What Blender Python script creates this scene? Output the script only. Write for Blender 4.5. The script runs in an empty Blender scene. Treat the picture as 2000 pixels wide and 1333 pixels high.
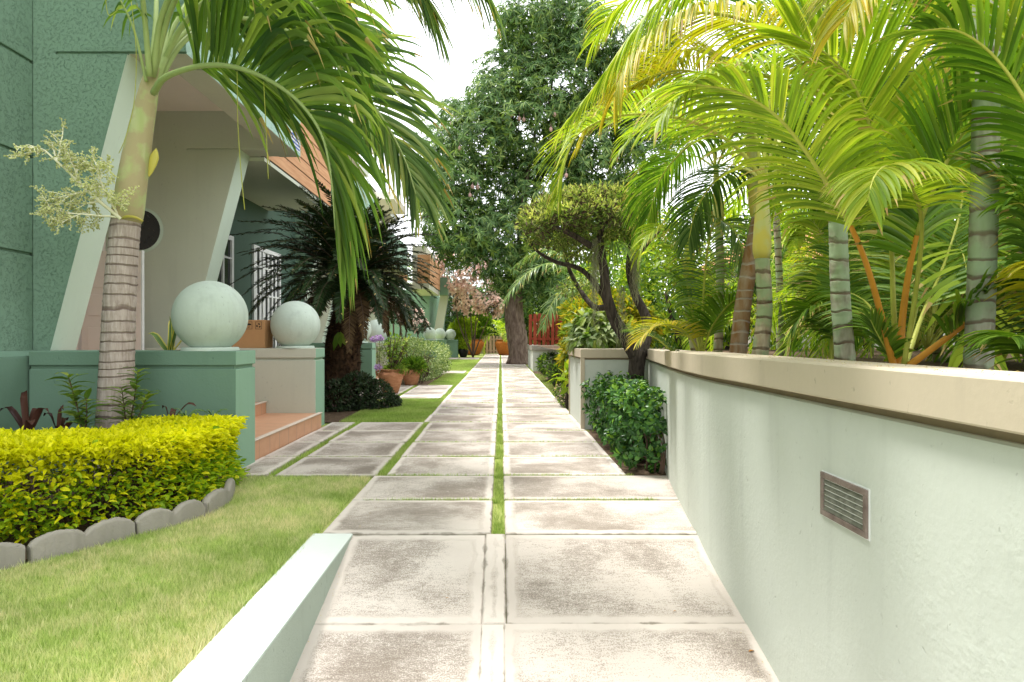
import bpy, bmesh, math, random
import numpy as np
from mathutils import Vector, Matrix
R = math.radians; PI = math.pi
random.seed(7); rng = np.random.default_rng(7)
scn = bpy.context.scene
# ------------------------------------------------------------ camera
F = 1300.0; U0 = 978.0; V0 = 660.0; H = 1.3
cam_d = bpy.data.cameras.new('camera'); cam = bpy.data.objects.new('camera', cam_d)
scn.collection.objects.link(cam); scn.camera = cam
cam.location = (0, 0, H); cam.rotation_euler = (R(90), 0, 0)
cam_d.sensor_width = 36; cam_d.lens = 36*F/2000
cam_d.shift_x = (1000-U0)/2000; cam_d.shift_y = (V0-666.5)/2000
cam_d.clip_start = .05; cam_d.clip_end = 2000
# ------------------------------------------------------------ sky, sun, exposure
SUN_EL, SUN_AZ = R(70), R(-58)          # azimuth from +Y towards +X
w = bpy.data.worlds.new('World'); scn.world = w; w.use_nodes = True
nt = w.node_tree; bg = nt.nodes['Background']
sky = nt.nodes.new('ShaderNodeTexSky'); sky.sky_type = 'NISHITA'; sky.sun_disc = False
sky.sun_elevation = SUN_EL; sky.sun_rotation = SUN_AZ; sky.air_density = 1.0; sky.dust_density = 4.0; sky.ozone_density = .6
veil = nt.nodes.new('ShaderNodeMixRGB'); veil.inputs[0].default_value = .74      # bright overcast veil over the blue
veil.inputs[2].default_value = (8.6, 8.6, 8.55, 1)
nt.links.new(sky.outputs[0], veil.inputs[1]); nt.links.new(veil.outputs[0], bg.inputs[0])
bg.inputs[1].default_value = .15
sl = bpy.data.lights.new('sun', 'SUN'); sun = bpy.data.objects.new('sun', sl); scn.collection.objects.link(sun)
sl.energy = 2.1; sl.angle = R(12); sl.color = (1, .97, .94)
sd = Vector((math.sin(SUN_AZ)*math.cos(SUN_EL), math.cos(SUN_AZ)*math.cos(SUN_EL), math.sin(SUN_EL)))
sun.rotation_euler = sd.to_track_quat('Z', 'Y').to_euler(); sun.location = (0, 0, 30)
scn.view_settings.view_transform = 'Standard'; scn.view_settings.look = 'None'
scn.view_settings.exposure = 1.32; scn.view_settings.gamma = 1
scn.render.engine = 'CYCLES'
try:
    scn.cycles.max_bounces = 8; scn.cycles.diffuse_bounces = 4; scn.cycles.transmission_bounces = 4; scn.cycles.transparent_max_bounces = 6
except Exception: pass
# ------------------------------------------------------------ helpers
def P(u, v, Y): return np.array([(u-U0)*Y/F, Y, H-(v-V0)*Y/F])
class G:                                   # geometry collector -> one mesh
    def __init__(s): s.v=[]; s.f=[]; s.n=0; s.m=[]; s.sm=[]; s.uv=None
    def add(s, v, f, m=0, smooth=False):
        v = np.asarray(v, float).reshape(-1, 3)
        groups = f if isinstance(f, list) else [f]
        for g in groups:
            g = np.asarray(g, int)
            if g.ndim == 1: g = g[None]
            s.f.append(g+s.n)
            mm = np.full(len(g), m) if np.isscalar(m) else np.asarray(m)
            s.m.append(mm); s.sm.append(np.full(len(g), smooth))
        s.v.append(v); s.n += len(v); return s
ORG = {}
def coll(o): scn.collection.objects.link(o)
def tag(o, label=None, cat=None, group=None, kind=None):
    if label: o['label'] = label
    if cat: o['category'] = cat
    if group: o['group'] = group
    if kind: o['kind'] = kind
    return o
def thing(name, label, cat, loc=(0, 0, 0), group=None):
    o = bpy.data.objects.new(name, None); coll(o); o.location = loc; o.empty_display_size = .1
    ORG[o] = np.array(loc, float); return tag(o, label, cat, group)
def build(name, g, mats, parent=None, bevel=0, loc=None):
    me = bpy.data.meshes.new(name); V = np.concatenate(g.v)
    org = ORG[parent] if parent else (np.array(loc, float) if loc is not None else np.zeros(3))
    V = V-org
    loops = np.concatenate([x.ravel() for x in g.f]); tot = np.concatenate([np.full(len(x), x.shape[1]) for x in g.f])
    st = np.concatenate([[0], np.cumsum(tot)[:-1]])
    me.vertices.add(len(V)); me.vertices.foreach_set('co', V.ravel())
    me.loops.add(len(loops)); me.loops.foreach_set('vertex_index', loops)
    me.polygons.add(len(tot)); me.polygons.foreach_set('loop_start', st); me.polygons.foreach_set('loop_total', tot)
    me.polygons.foreach_set('material_index', np.concatenate(g.m)); me.polygons.foreach_set('use_smooth', np.concatenate(g.sm))
    if g.uv is not None:
        for nm, arr in g.uv.items():
            l = me.uv_layers.new(name=nm); a = np.concatenate(arr); l.data.foreach_set('uv', a[loops].ravel())
    me.update(); me.validate()
    for m in (mats if isinstance(mats, (list, tuple)) else [mats]): me.materials.append(m)
    o = bpy.data.objects.new(name, me); coll(o); ORG[o] = org
    if parent: o.parent = parent
    elif loc is not None: o.location = loc
    if bevel:
        b = o.modifiers.new('edge', 'BEVEL'); b.width = bevel; b.segments = 2; b.limit_method = 'ANGLE'; b.angle_limit = R(40)
    return o
def copy_tree(o, parent=None):
    c = o.copy(); coll(c); c.parent = parent
    for ch in list(o.children): copy_tree(ch, c)
    return c
BF = np.array([[0,3,2,1],[4,5,6,7],[0,1,5,4],[1,2,6,5],[2,3,7,6],[3,0,4,7]])
def box(g, x0, x1, y0, y1, z0, z1, m=0):
    if x1 < x0: x0, x1 = x1, x0
    g.add([[x0,y0,z0],[x1,y0,z0],[x1,y1,z0],[x0,y1,z0],[x0,y0,z1],[x1,y0,z1],[x1,y1,z1],[x0,y1,z1]], BF, m)
def prism_y(g, poly, y0, y1, mf=0, ms=0):  # polygon in (x,z), counterclockwise seen from -Y; mf = face material, ms = side materials
    n = len(poly); a = [[x, y0, z] for x, z in poly]+[[x, y1, z] for x, z in poly]
    sides = np.array([[i, i+n, (i+1) % n+n, (i+1) % n] for i in range(n)])
    msl = [ms]*n if np.isscalar(ms) else ms
    s0 = g.n; g.add(a, [np.arange(n)], mf)
    g.f.append(np.array([np.arange(n)[::-1]+n])+s0); g.m.append(np.array([mf])); g.sm.append(np.array([False]))
    g.f.append(sides+s0); g.m.append(np.array(msl)); g.sm.append(np.full(n, False))
def crom(pts, n):
    p = np.array(pts, float); 
    if len(p) == 2: return p[0]+(p[1]-p[0])*np.linspace(0, 1, n)[:, None]
    q = np.vstack([2*p[0]-p[1], p, 2*p[-1]-p[-2]]); out = []
    for t in np.linspace(0, len(p)-1-1e-9, n):
        i = int(t); f = t-i; a, b, c, d = q[i:i+4]
        out.append(.5*((2*b)+(-a+c)*f+(2*a-5*b+4*c-d)*f*f+(-a+3*b-3*c+d)*f**3))
    out = np.array(out); d = np.r_[0, np.cumsum(np.linalg.norm(np.diff(out, axis=0), axis=1))]   # even arc length
    s = np.linspace(0, d[-1], n); return np.stack([np.interp(s, d, out[:, k]) for k in range(3)], 1)
def nrm(a): return a/np.maximum(np.linalg.norm(a, axis=-1, keepdims=True), 1e-9)
def tube(g, pts, rad, seg=8, m=0, smooth=True, cap=True, wob=0):
    p = np.asarray(pts, float); n = len(p); r = np.broadcast_to(np.asarray(rad, float), (n,))
    t = nrm(np.gradient(p, axis=0)); ref = np.array([0, 1., 0]) if abs(t[:, 1]).mean() < .8 else np.array([1., 0, 0])
    a = nrm(np.cross(t, ref)); b = np.cross(t, a); th = np.linspace(0, 2*PI, seg, endpoint=False)
    rr = r[:, None]*(1+wob*rng.standard_normal((n, seg)))
    v = p[:, None]+rr[..., None]*(a[:, None]*np.cos(th)[None, :, None]+b[:, None]*np.sin(th)[None, :, None])
    i = np.arange(n-1)[:, None]*seg; j = np.arange(seg)[None]; k = (j+1) % seg
    f = np.stack([i+j, i+k, i+k+seg, i+j+seg], -1).reshape(-1, 4)
    s0 = g.n; g.add(v.reshape(-1, 3), f, m, smooth)
    if cap:
        for e in (np.arange(seg)[::-1], np.arange(seg)+(n-1)*seg):
            g.f.append(e[None]+s0); g.m.append(np.array([m])); g.sm.append(np.array([False]))
def lathe(g, c, prof, seg=24, m=0, wob=0):
    p = np.array([[c[0], c[1], c[2]+z] for r, z in prof]); tube_z(g, p, [r for r, z in prof], seg, m, wob)
def tube_z(g, p, r, seg, m, wob=0):
    th = np.linspace(0, 2*PI, seg, endpoint=False); p = np.asarray(p, float); n = len(p); r = np.asarray(r, float)[:, None]*np.ones(seg)
    if wob: r = r*(1+wob*rng.standard_normal(r.shape))
    v = np.stack([p[:, 0, None]+r*np.cos(th), p[:, 1, None]+r*np.sin(th), np.repeat(p[:, 2, None], seg, 1)], -1)
    i = np.arange(n-1)[:, None]*seg; j = np.arange(seg)[None]; k = (j+1) % seg
    g.add(v.reshape(-1, 3), np.stack([i+j, i+k, i+k+seg, i+j+seg], -1).reshape(-1, 4), m, True)
# leaf templates: x width, y length, z normal
def T_simple(f=.15): return (np.array([[0,0,0],[-.5,.45,f],[0,1,-.05],[.5,.45,f],[0,.5,0]]), np.array([[0,4,1],[1,4,2],[0,3,4],[4,3,2]]))
def T_oval():
    v = np.array([[0,0,0],[0,.33,.0],[0,.68,-.02],[0,1,-.12],[-.34,.2,.08],[-.5,.5,.12],[-.32,.8,.04],[.34,.2,.08],[.5,.5,.12],[.32,.8,.04]])
    return v, [np.array([[0,1,4],[2,3,6],[0,7,1],[2,9,3]]), np.array([[1,5,4,4]])[:, :3], np.array([[1,2,6,5],[1,8,9,2]]), np.array([[1,7,8]])]
def T_strap():  # drooping long leaf
    v = []
    for k, wd, z in ((0,.25,0),(.3,.5,.04),(.65,.42,-.06),(1,.03,-.28)): v += [[-wd, k, z+.03], [0, k, z], [wd, k, z+.03]]
    f = []
    for i in range(3):
        a = 3*i; f += [[a, a+1, a+4, a+3], [a+1, a+2, a+5, a+4]]
    return np.array(v), np.array(f)
def scatter(g, T, pos, d, up, L, W, m=0, smooth=False):
    tv, tf = T; pos = np.asarray(pos); N = len(pos); d = nrm(np.asarray(d)); up = np.asarray(up)
    x = nrm(np.cross(d, up)); z = np.cross(x, d); L = np.broadcast_to(L, (N,)); W = np.broadcast_to(W, (N,))
    v = pos[:, None]+x[:, None]*(tv[None, :, 0:1]*W[:, None, None])+d[:, None]*(tv[None, :, 1:2]*L[:, None, None])+z[:, None]*(tv[None, :, 2:3]*L[:, None, None])
    k = len(tv); s0 = g.n; g.v.append(v.reshape(-1, 3)); g.n += N*k
    ma = np.broadcast_to(np.asarray(m), (N,))
    for f in (tf if isinstance(tf, list) else [tf]):
        ff = (f[None]+(np.arange(N)*k)[:, None, None]).reshape(-1, f.shape[1])+s0
        g.f.append(ff); g.m.append(np.repeat(ma, len(f))); g.sm.append(np.full(len(ff), smooth))
def rdir(n): return nrm(rng.standard_normal((n, 3)))
# ------------------------------------------------------------ materials
def ND(nt, t, **k):
    n = nt.nodes.new('ShaderNode'+t)
    for a, b in k.items():
        if a.startswith('i_'):
            key = a[2:]; n.inputs[int(key) if key.isdigit() else key].default_value = b
        else: setattr(n, a, b)
    return n
def newmat(name, rough=.8, spec=.3):
    m = bpy.data.materials.new(name); m.use_nodes = True; b = m.node_tree.nodes['Principled BSDF']
    b.inputs['Roughness'].default_value = rough; b.inputs['Specular IOR Level'].default_value = spec
    return m, m.node_tree, b
def c4(c): return (c[0], c[1], c[2], 1)
def ramp(nt, fac, stops):
    r = nt.nodes.new('ShaderNodeValToRGB'); e = r.color_ramp.elements
    while len(e) < len(stops): e.new(.5)
    for q, (p, c) in zip(e, stops): q.position = p; q.color = c4(c) if hasattr(c, '__len__') else (c, c, c, 1)
    nt.links.new(fac, r.inputs[0]); return r.outputs[0]
def noise(nt, scale, detail=3, dist=0, sx=(1, 1, 1), rough=.5, coord='Object'):
    tc = ND(nt, 'TexCoord'); mp = ND(nt, 'Mapping'); mp.inputs['Scale'].default_value = sx
    nt.links.new(tc.outputs[coord], mp.inputs[0]); n = ND(nt, 'TexNoise'); n.inputs['Scale'].default_value = scale
    n.inputs['Detail'].default_value = detail; n.inputs['Distortion'].default_value = dist; n.inputs['Roughness'].default_value = rough
    nt.links.new(mp.outputs[0], n.inputs['Vector']); return n.outputs[0]
def mix(nt, f, a, b, mode='MIX'):
    n = ND(nt, 'MixRGB'); n.blend_type = mode
    for i, x in enumerate((f, a, b)):
        if hasattr(x, 'links'): nt.links.new(x, n.inputs[i])
        elif i == 0: n.inputs[0].default_value = x
        else: n.inputs[i].default_value = c4(x) if len(x) == 3 else x
    return n.outputs[0]
def mth(nt, op, a, b=0.0):
    n = ND(nt, 'Math', operation=op)
    for i, x in enumerate((a, b)):
        if hasattr(x, 'links'): nt.links.new(x, n.inputs[i])
        else: n.inputs[i].default_value = x
    return n.outputs[0]
def bump(nt, b, h, strength=.3, dist=.01):
    n = ND(nt, 'Bump'); n.inputs['Strength'].default_value = strength; n.inputs['Distance'].default_value = dist
    nt.links.new(h, n.inputs['Height']); nt.links.new(n.outputs[0], b.inputs['Normal'])
def paint(name, col, var=.12, bs=.35, scale=9, stain=.15, rough=.75):
    m, nt, b = newmat(name, rough, .25)
    n1 = noise(nt, 1.3, 4, .3); n2 = noise(nt, 30, 4); dark = tuple(x*(1-var*1.6) for x in col); lt = tuple(min(1, x*(1+var*.5)) for x in col)
    c = mix(nt, n1, dark, lt); c = mix(nt, mth(nt, 'MULTIPLY', n2, stain), c, tuple(x*.72 for x in col))
    drip = ramp(nt, noise(nt, 2.2, 5, .2, (4, 4, .35)), [(.56, 0.), (.74, .5)])
    c = mix(nt, mth(nt, 'MULTIPLY', drip, stain*2.2), c, tuple(x*.62 for x in col))
    sp = ramp(nt, noise(nt, 26, 3, .4, (1, 1, .7)), [(.68, 0.), (.75, 1.)]); c = mix(nt, mth(nt, 'MULTIPLY', sp, min(.6, stain*2.2)), c, tuple(x*.5 for x in col))
    nt.links.new(c, b.inputs[0]); h = mix(nt, .5, noise(nt, scale, 6, .6), noise(nt, scale*6, 3)); h = mth(nt, 'MULTIPLY', h, ramp(nt, noise(nt, 2.3, 4, .5), [(.35, .15), (.65, 1.)])); h = mth(nt, 'SUBTRACT', h, mth(nt, 'MULTIPLY', sp, .3)); bump(nt, b, h, bs, .012); return m
def stucco(name, col, dark):   # knock-down stucco: short worm marks
    m, nt, b = newmat(name, .8, .2)
    n = noise(nt, 40, 1.2, 1.3, (1, 1, 1)); d = mth(nt, 'ABSOLUTE', mth(nt, 'SUBTRACT', n, .5))
    line = ramp(nt, d, [(.0, 1.), (.04, 0.)]); gate = ramp(nt, noise(nt, 30, 1), [(.44, 0.), (.54, 1.)]); worm = mth(nt, 'MULTIPLY', line, gate)
    big = noise(nt, 1.1, 3, .4); base = mix(nt, big, tuple(x*.85 for x in col), tuple(x*1.12 for x in col))
    c = mix(nt, mth(nt, 'MULTIPLY', worm, .6), base, dark); nt.links.new(c, b.inputs[0])
    h = mth(nt, 'SUBTRACT', mth(nt, 'MULTIPLY', noise(nt, 55, 2), .25), worm); bump(nt, b, h, .7, .01); return m
def foliage(name, c1, c2, tr=.3, rough=.45, c3=None, spec=.4, tint=(1.15, 1.25, .4)):
    spec *= .45; c1 = tuple(x*.72 for x in c1)
    m, nt, b = newmat(name, rough, spec); ge = ND(nt, 'NewGeometry'); r = ge.outputs['Random Per Island']
    st = [(0, c1), (.7, c2)]+([(1, c3)] if c3 else []); c = ramp(nt, r, st)
    c = mix(nt, ramp(nt, noise(nt, 1.6, 2), [(.35, .0), (.65, .35)]), c, tuple(x*.65 for x in c1)); nt.links.new(c, b.inputs[0])
    t = ND(nt, 'BsdfTranslucent'); tc = mix(nt, 1., c, tint, 'MULTIPLY'); nt.links.new(tc, t.inputs[0])
    mx = ND(nt, 'MixShader'); mx.inputs[0].default_value = tr; nt.links.new(b.outputs[0], mx.inputs[1]); nt.links.new(t.outputs[0], mx.inputs[2])
    nt.links.new(mx.outputs[0], nt.nodes['Material Output'].inputs[0]); return m
def bark(name, c1, c2, sx=(1, 1, .25), scale=25, bs=.7, rings=0, ringc=(.08, .06, .05), lichen=None, wav=.11):
    m, nt, b = newmat(name, .9, .15); c = mix(nt, ramp(nt, noise(nt, scale, 6, .5, sx), [(.3, 0.), (.7, 1.)]), c1, c2); h = noise(nt, scale, 6, .5, sx)
    if lichen: c = mix(nt, ramp(nt, noise(nt, 7, 4), [(.42, 0.), (.56, .85)]), c, lichen)
    if rings:
        tc = ND(nt, 'TexCoord'); sp = ND(nt, 'SeparateXYZ'); nt.links.new(tc.outputs['Object'], sp.inputs[0])
        z = mth(nt, 'ADD', mth(nt, 'ADD', sp.outputs[2], mth(nt, 'MULTIPLY', noise(nt, 1.6, 2, 0, (.05, .05, 1)), .45)), mth(nt, 'MULTIPLY', noise(nt, 4.5, 4), wav)); f = mth(nt, 'FRACT', mth(nt, 'MULTIPLY', z, rings))
        rg = ramp(nt, f, [(0, 1.), (.10, .75), (.18, 0.), (.94, 0.), (1, 1.)]); c = mix(nt, mth(nt, 'MULTIPLY', rg, mth(nt, 'ADD', mth(nt, 'MULTIPLY', noise(nt, 14, 4), 1.3), .22)), c, ringc)
        h = mth(nt, 'SUBTRACT', mth(nt, 'MULTIPLY', h, .4), rg)
    nt.links.new(c, b.inputs[0]); bump(nt, b, h, bs, .02); return m
def plain(name, col, rough=.6, spec=.3, metal=0, var=.1):
    m, nt, b = newmat(name, rough, spec); b.inputs['Metallic'].default_value = metal
    c = mix(nt, noise(nt, 12, 4, .3), tuple(x*(1-var) for x in col), tuple(min(1, x*(1+var)) for x in col)); nt.links.new(c, b.inputs[0]); return m
M = {}
M['stucco'] = stucco('green_stucco', (.18, .285, .205), (.07, .13, .088))
M['stucco_lt'] = stucco('pale_green_stucco', (.36, .52, .44), (.14, .25, .19))
M['wallgreen'] = paint('smooth_green_paint', (.16, .265, .19), .10, .45, 7, .12)
M['mint'] = paint('mint_paint', (.58, .68, .57), .06, .2, 8, .10)
M['mintwall'] = paint('pale_mint_render', (.565, .60, .535), .06, .5, 8, .19)
M['ball'] = paint('ball_paint', (.56, .65, .565), .14, .6, 4, .42)
M['beige'] = paint('greige_paint', (.53, .53, .44), .08, .25, 6, .15)
M['porch'] = paint('porch_wall_paint', (.58, .61, .50), .08, .25, 6, .12)
M['pink'] = paint('door_paint', (.82, .72, .66), .05, .1, 5, .06)
M['ceil'] = paint('ceiling_paint', (.80, .73, .66), .05, .1, 5, .06)
M['tan'] = paint('tan_cap_paint', (.56, .48, .36), .07, .25, 8, .22)
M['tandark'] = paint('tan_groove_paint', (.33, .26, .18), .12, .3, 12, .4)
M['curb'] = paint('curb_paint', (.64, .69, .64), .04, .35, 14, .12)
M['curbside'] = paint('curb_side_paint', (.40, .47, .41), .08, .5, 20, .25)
M['white'] = plain('white_gloss_paint', (.72, .73, .72), .4)
M['dark'] = plain('dark_glass', (.015, .018, .02), .08, .6)
M['curtain'] = plain('grey_curtain', (.10, .10, .13), .7)
M['vent'] = bark('weathered_metal', (.13, .095, .08), (.26, .21, .18), (1, 1, 1), 18, .3)
M['vent_l'] = bark('weathered_louvre', (.09, .095, .07), (.19, .19, .15), (1, 1, 1), 25, .3)
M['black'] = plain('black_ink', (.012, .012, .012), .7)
M['roof'] = plain('dark_roof_tile', (.06, .055, .05), .8)
M['stone'] = paint('concrete_edging', (.36, .335, .28), .30, .9, 14, .75, .9)
M['petiole'] = plain('pale_green_stalk', (.34, .42, .16), .5)
M['rach'] = plain('palm_rachis', (.30, .38, .08), .5)
M['orange'] = plain('orange_stalk', (.62, .28, .035), .45)
M['ygstalk'] = plain('yellow_green_stalk', (.40, .42, .07), .45, .3, 0, .25)
M['palm'] = foliage('palm_leaflets', (.07, .16, .03), (.20, .33, .055), .38, .3, (.44, .52, .14), .55)
M['palm_b'] = foliage('palm_leaflets_blue', (.08, .17, .05), (.20, .31, .10), .34, .3, (.42, .48, .17), .5)
M['areca_y'] = foliage('areca_leaflets_gold', (.33, .40, .025), (.55, .48, .03), .42, .38, (.72, .50, .04))
M['areca_l'] = foliage('areca_leaflets_light', (.24, .40, .035), (.44, .55, .05), .44, .42, (.62, .62, .09))
M['areca_g'] = foliage('areca_leaflets_green', (.09, .21, .025), (.20, .35, .04), .42, .42, (.36, .46, .07))
M['areca_d'] = foliage('areca_leaflets_dark', (.05, .12, .03), (.12, .22, .05), .35, .42, (.2, .3, .09))
M['drytip'] = foliage('dry_leaf_tips', (.42, .27, .09), (.62, .48, .2), .3, .7)
M['mango'] = foliage('mango_leaves', (.05, .12, .04), (.15, .27, .08), .34, .26, (.38, .48, .16), .6)
M['mango_new'] = foliage('mango_new_leaves', (.10, .2, .03), (.22, .32, .05), .35, .35)
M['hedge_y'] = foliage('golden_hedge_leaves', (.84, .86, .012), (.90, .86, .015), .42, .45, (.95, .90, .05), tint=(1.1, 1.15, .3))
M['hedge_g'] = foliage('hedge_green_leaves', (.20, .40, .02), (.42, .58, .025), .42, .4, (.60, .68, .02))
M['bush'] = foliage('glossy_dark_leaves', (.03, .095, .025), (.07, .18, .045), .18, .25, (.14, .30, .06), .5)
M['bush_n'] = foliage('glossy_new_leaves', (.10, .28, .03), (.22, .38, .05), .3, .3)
M['cycad'] = foliage('cycad_leaflets', (.018, .042, .014), (.038, .068, .022), .08, .4)
M['cycad_dead'] = foliage('cycad_dry_leaflets', (.05, .03, .015), (.12, .075, .035), .15, .8)
M['twig'] = plain('brown_twig', (.10, .065, .045), .9)
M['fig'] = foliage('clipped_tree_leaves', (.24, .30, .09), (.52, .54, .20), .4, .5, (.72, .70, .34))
M['varieg'] = foliage('variegated_leaves', (.12, .22, .07), (.36, .44, .2), .3, .5, (.60, .64, .40))
M['croton'] = foliage('croton_leaves', (.12, .22, .02), (.55, .45, .03), .35, .4, (.78, .55, .05))
M['crotonpale'] = foliage('pale_veined_leaves', (.16, .26, .09), (.42, .48, .22), .3, .4)
M['pinkfl'] = foliage('pink_bracts', (.98, .66, .55), (.96, .72, .62), .4, .6, (.98, .90, .76), tint=(1, .95, .9))
M['purple'] = foliage('purple_petals', (.42, .24, .55), (.60, .42, .70), .3, .6, tint=(1, 1, 1))
M['darkleaf'] = foliage('dark_groundcover_leaves', (.03, .06, .025), (.07, .11, .05), .15, .4, (.10, .06, .06))
M['maroon'] = foliage('maroon_straps', (.045, .018, .014), (.11, .05, .035), .15, .35, tint=(1, .6, .5))
M['snake'] = foliage('snake_plant', (.06, .14, .03), (.12, .22, .05), .1, .35)
M['snake_y'] = foliage('snake_plant_margin', (.55, .50, .08), (.62, .55, .12), .1, .35)
M['grass'] = foliage('grass_blades', (.30, .44, .09), (.50, .56, .17), .45, .6, (.74, .66, .36), .2)
M['grass_n'] = foliage('lush_grass_blades', (.20, .38, .05), (.34, .50, .08), .45, .6, (.28, .42, .06), .2)
M['moss'] = foliage('grey_air_plant', (.34, .33, .22), (.56, .54, .38), .3, .9)
M['bark_d'] = bark('dark_bark', (.022, .017, .014), (.10, .08, .065), (1, 1, .2), 30, .9)
M['bark_m'] = bark('mango_bark', (.07, .045, .035), (.20, .15, .12), (1, 1, .3), 9, .8)
M['trunk_g'] = bark('grey_palm_trunk', (.31, .25, .22), (.48, .41, .37), (1, 1, .16), 48, .6, 10.5, (.17, .125, .105), None, .06)
M['trunk_r'] = bark('ringed_areca_trunk', (.26, .20, .12), (.42, .37, .26), (1, 1, .3), 30, .5, 9, (.10, .06, .04), (.24, .32, .17))
M['trunk_p'] = bark('pale_areca_trunk', (.20, .19, .13), (.43, .43, .34), (1, 1, .3), 26, .4, 10, (.16, .11, .08), (.32, .42, .26))
M['trunk_b'] = bark('brown_areca_trunk', (.22, .10, .03), (.34, .27, .19), (1, 1, .3), 18, .4, 11, (.40, .35, .30))
M['shaft'] = bark('crownshaft', (.34, .42, .13), (.50, .52, .28), (1, 1, .08), 14, .15, 0, lichen=(.42, .34, .2))
M['shaft_o'] = bark('orange_crownshaft', (.40, .42, .12), (.55, .52, .28), (1, 1, .08), 9, .15, 0, lichen=(.50, .42, .08))
M['shag'] = bark('shaggy_bark', (.02, .012, .008), (.10, .055, .03), (1, 1, .6), 20, 1.)
M['terra'] = bark('terracotta', (.30, .13, .065), (.44, .22, .12), (1, 1, 3), 9, .25)
M['terra_o'] = bark('orange_clay', (.42, .13, .03), (.55, .2, .05), (1, 1, 2), 9, .25)
M['card'] = plain('cardboard', (.42, .235, .11), .85, .1, 0, .06)
M['redwood'] = bark('red_stained_wood', (.18, .035, .02), (.32, .07, .035), (4, 4, .4), 6, .2)
M['fencewood'] = bark('weathered_fence_wood', (.26, .18, .10), (.42, .31, .2), (4, 4, .4), 6, .3)
M['siding'] = bark('orange_siding_boards', (.46, .23, .12), (.60, .35, .20), (6, .3, 6), 5, .15)
M['soil'] = bark('garden_soil', (.055, .035, .022), (.16, .11, .07), (1, 1, 1), 30, 1.)
M['berry'] = foliage('flower_beads', (.66, .70, .26), (.86, .86, .50), .3, .6)
M['stem'] = plain('cream_flower_stalk', (.84, .82, .62), .6)
M['mangofruit'] = plain('mango_skin', (.42, .27, .24), .5, .3, 0, .5)
def turf(name, a, b_, straw, amt, tr=.45):
    m = foliage(name, a, b_, tr, .6, None, .15); nt = m.node_tree; b = nt.nodes['Principled BSDF']; src = b.inputs[0].links[0].from_socket
    f = ramp(nt, mth(nt, 'ADD', mth(nt, 'MULTIPLY', noise(nt, 1.3, 6, .3, (1, 1, .1), .65), .75), mth(nt, 'MULTIPLY', noise(nt, 14, 3, .2, (1, 1.6, .1)), .35)), [(.48, 0.), (.64, amt)])
    ge = ND(nt, 'NewGeometry'); f = mth(nt, 'MULTIPLY', f, ramp(nt, ge.outputs['Random Per Island'], [(.1, .35), (.6, 1.)])); c = mix(nt, f, src, straw)
    for l in list(b.inputs[0].links): nt.links.remove(l)
    nt.links.new(c, b.inputs[0]); t = [n for n in nt.nodes if n.type == 'BSDF_TRANSLUCENT'][0]
    for l in list(t.inputs[0].links): nt.links.remove(l)
    nt.links.new(c, t.inputs[0]); return m
M['grass'] = turf('grass_blades', (.32, .52, .08), (.70, .82, .28), (.93, .83, .53), .85)
M['grass_n'] = turf('lush_grass_blades', (.24, .44, .06), (.52, .68, .16), (.72, .68, .32), .35)
def tile_mat():
    m, nt, b = newmat('terracotta_tiles', .45, .35); c = mix(nt, noise(nt, 7, 4, .4), (.50, .25, .14), (.64, .36, .22))
    tc = ND(nt, 'TexCoord'); sp = ND(nt, 'SeparateXYZ'); nt.links.new(tc.outputs['Object'], sp.inputs[0])
    f = mth(nt, 'ABSOLUTE', mth(nt, 'SUBTRACT', mth(nt, 'FRACT', mth(nt, 'MULTIPLY', mth(nt, 'ADD', sp.outputs[1], .1), 3.03)), .5))
    g = mth(nt, 'GREATER_THAN', f, .488); c = mix(nt, g, c, (.30, .22, .17)); nt.links.new(c, b.inputs[0]); bump(nt, b, mth(nt, 'SUBTRACT', 1., g), .4, .004); return m
M['tile'] = tile_mat()
M['tile_nose'] = plain('pale_step_nosing', (.64, .54, .45), .6)
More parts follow.
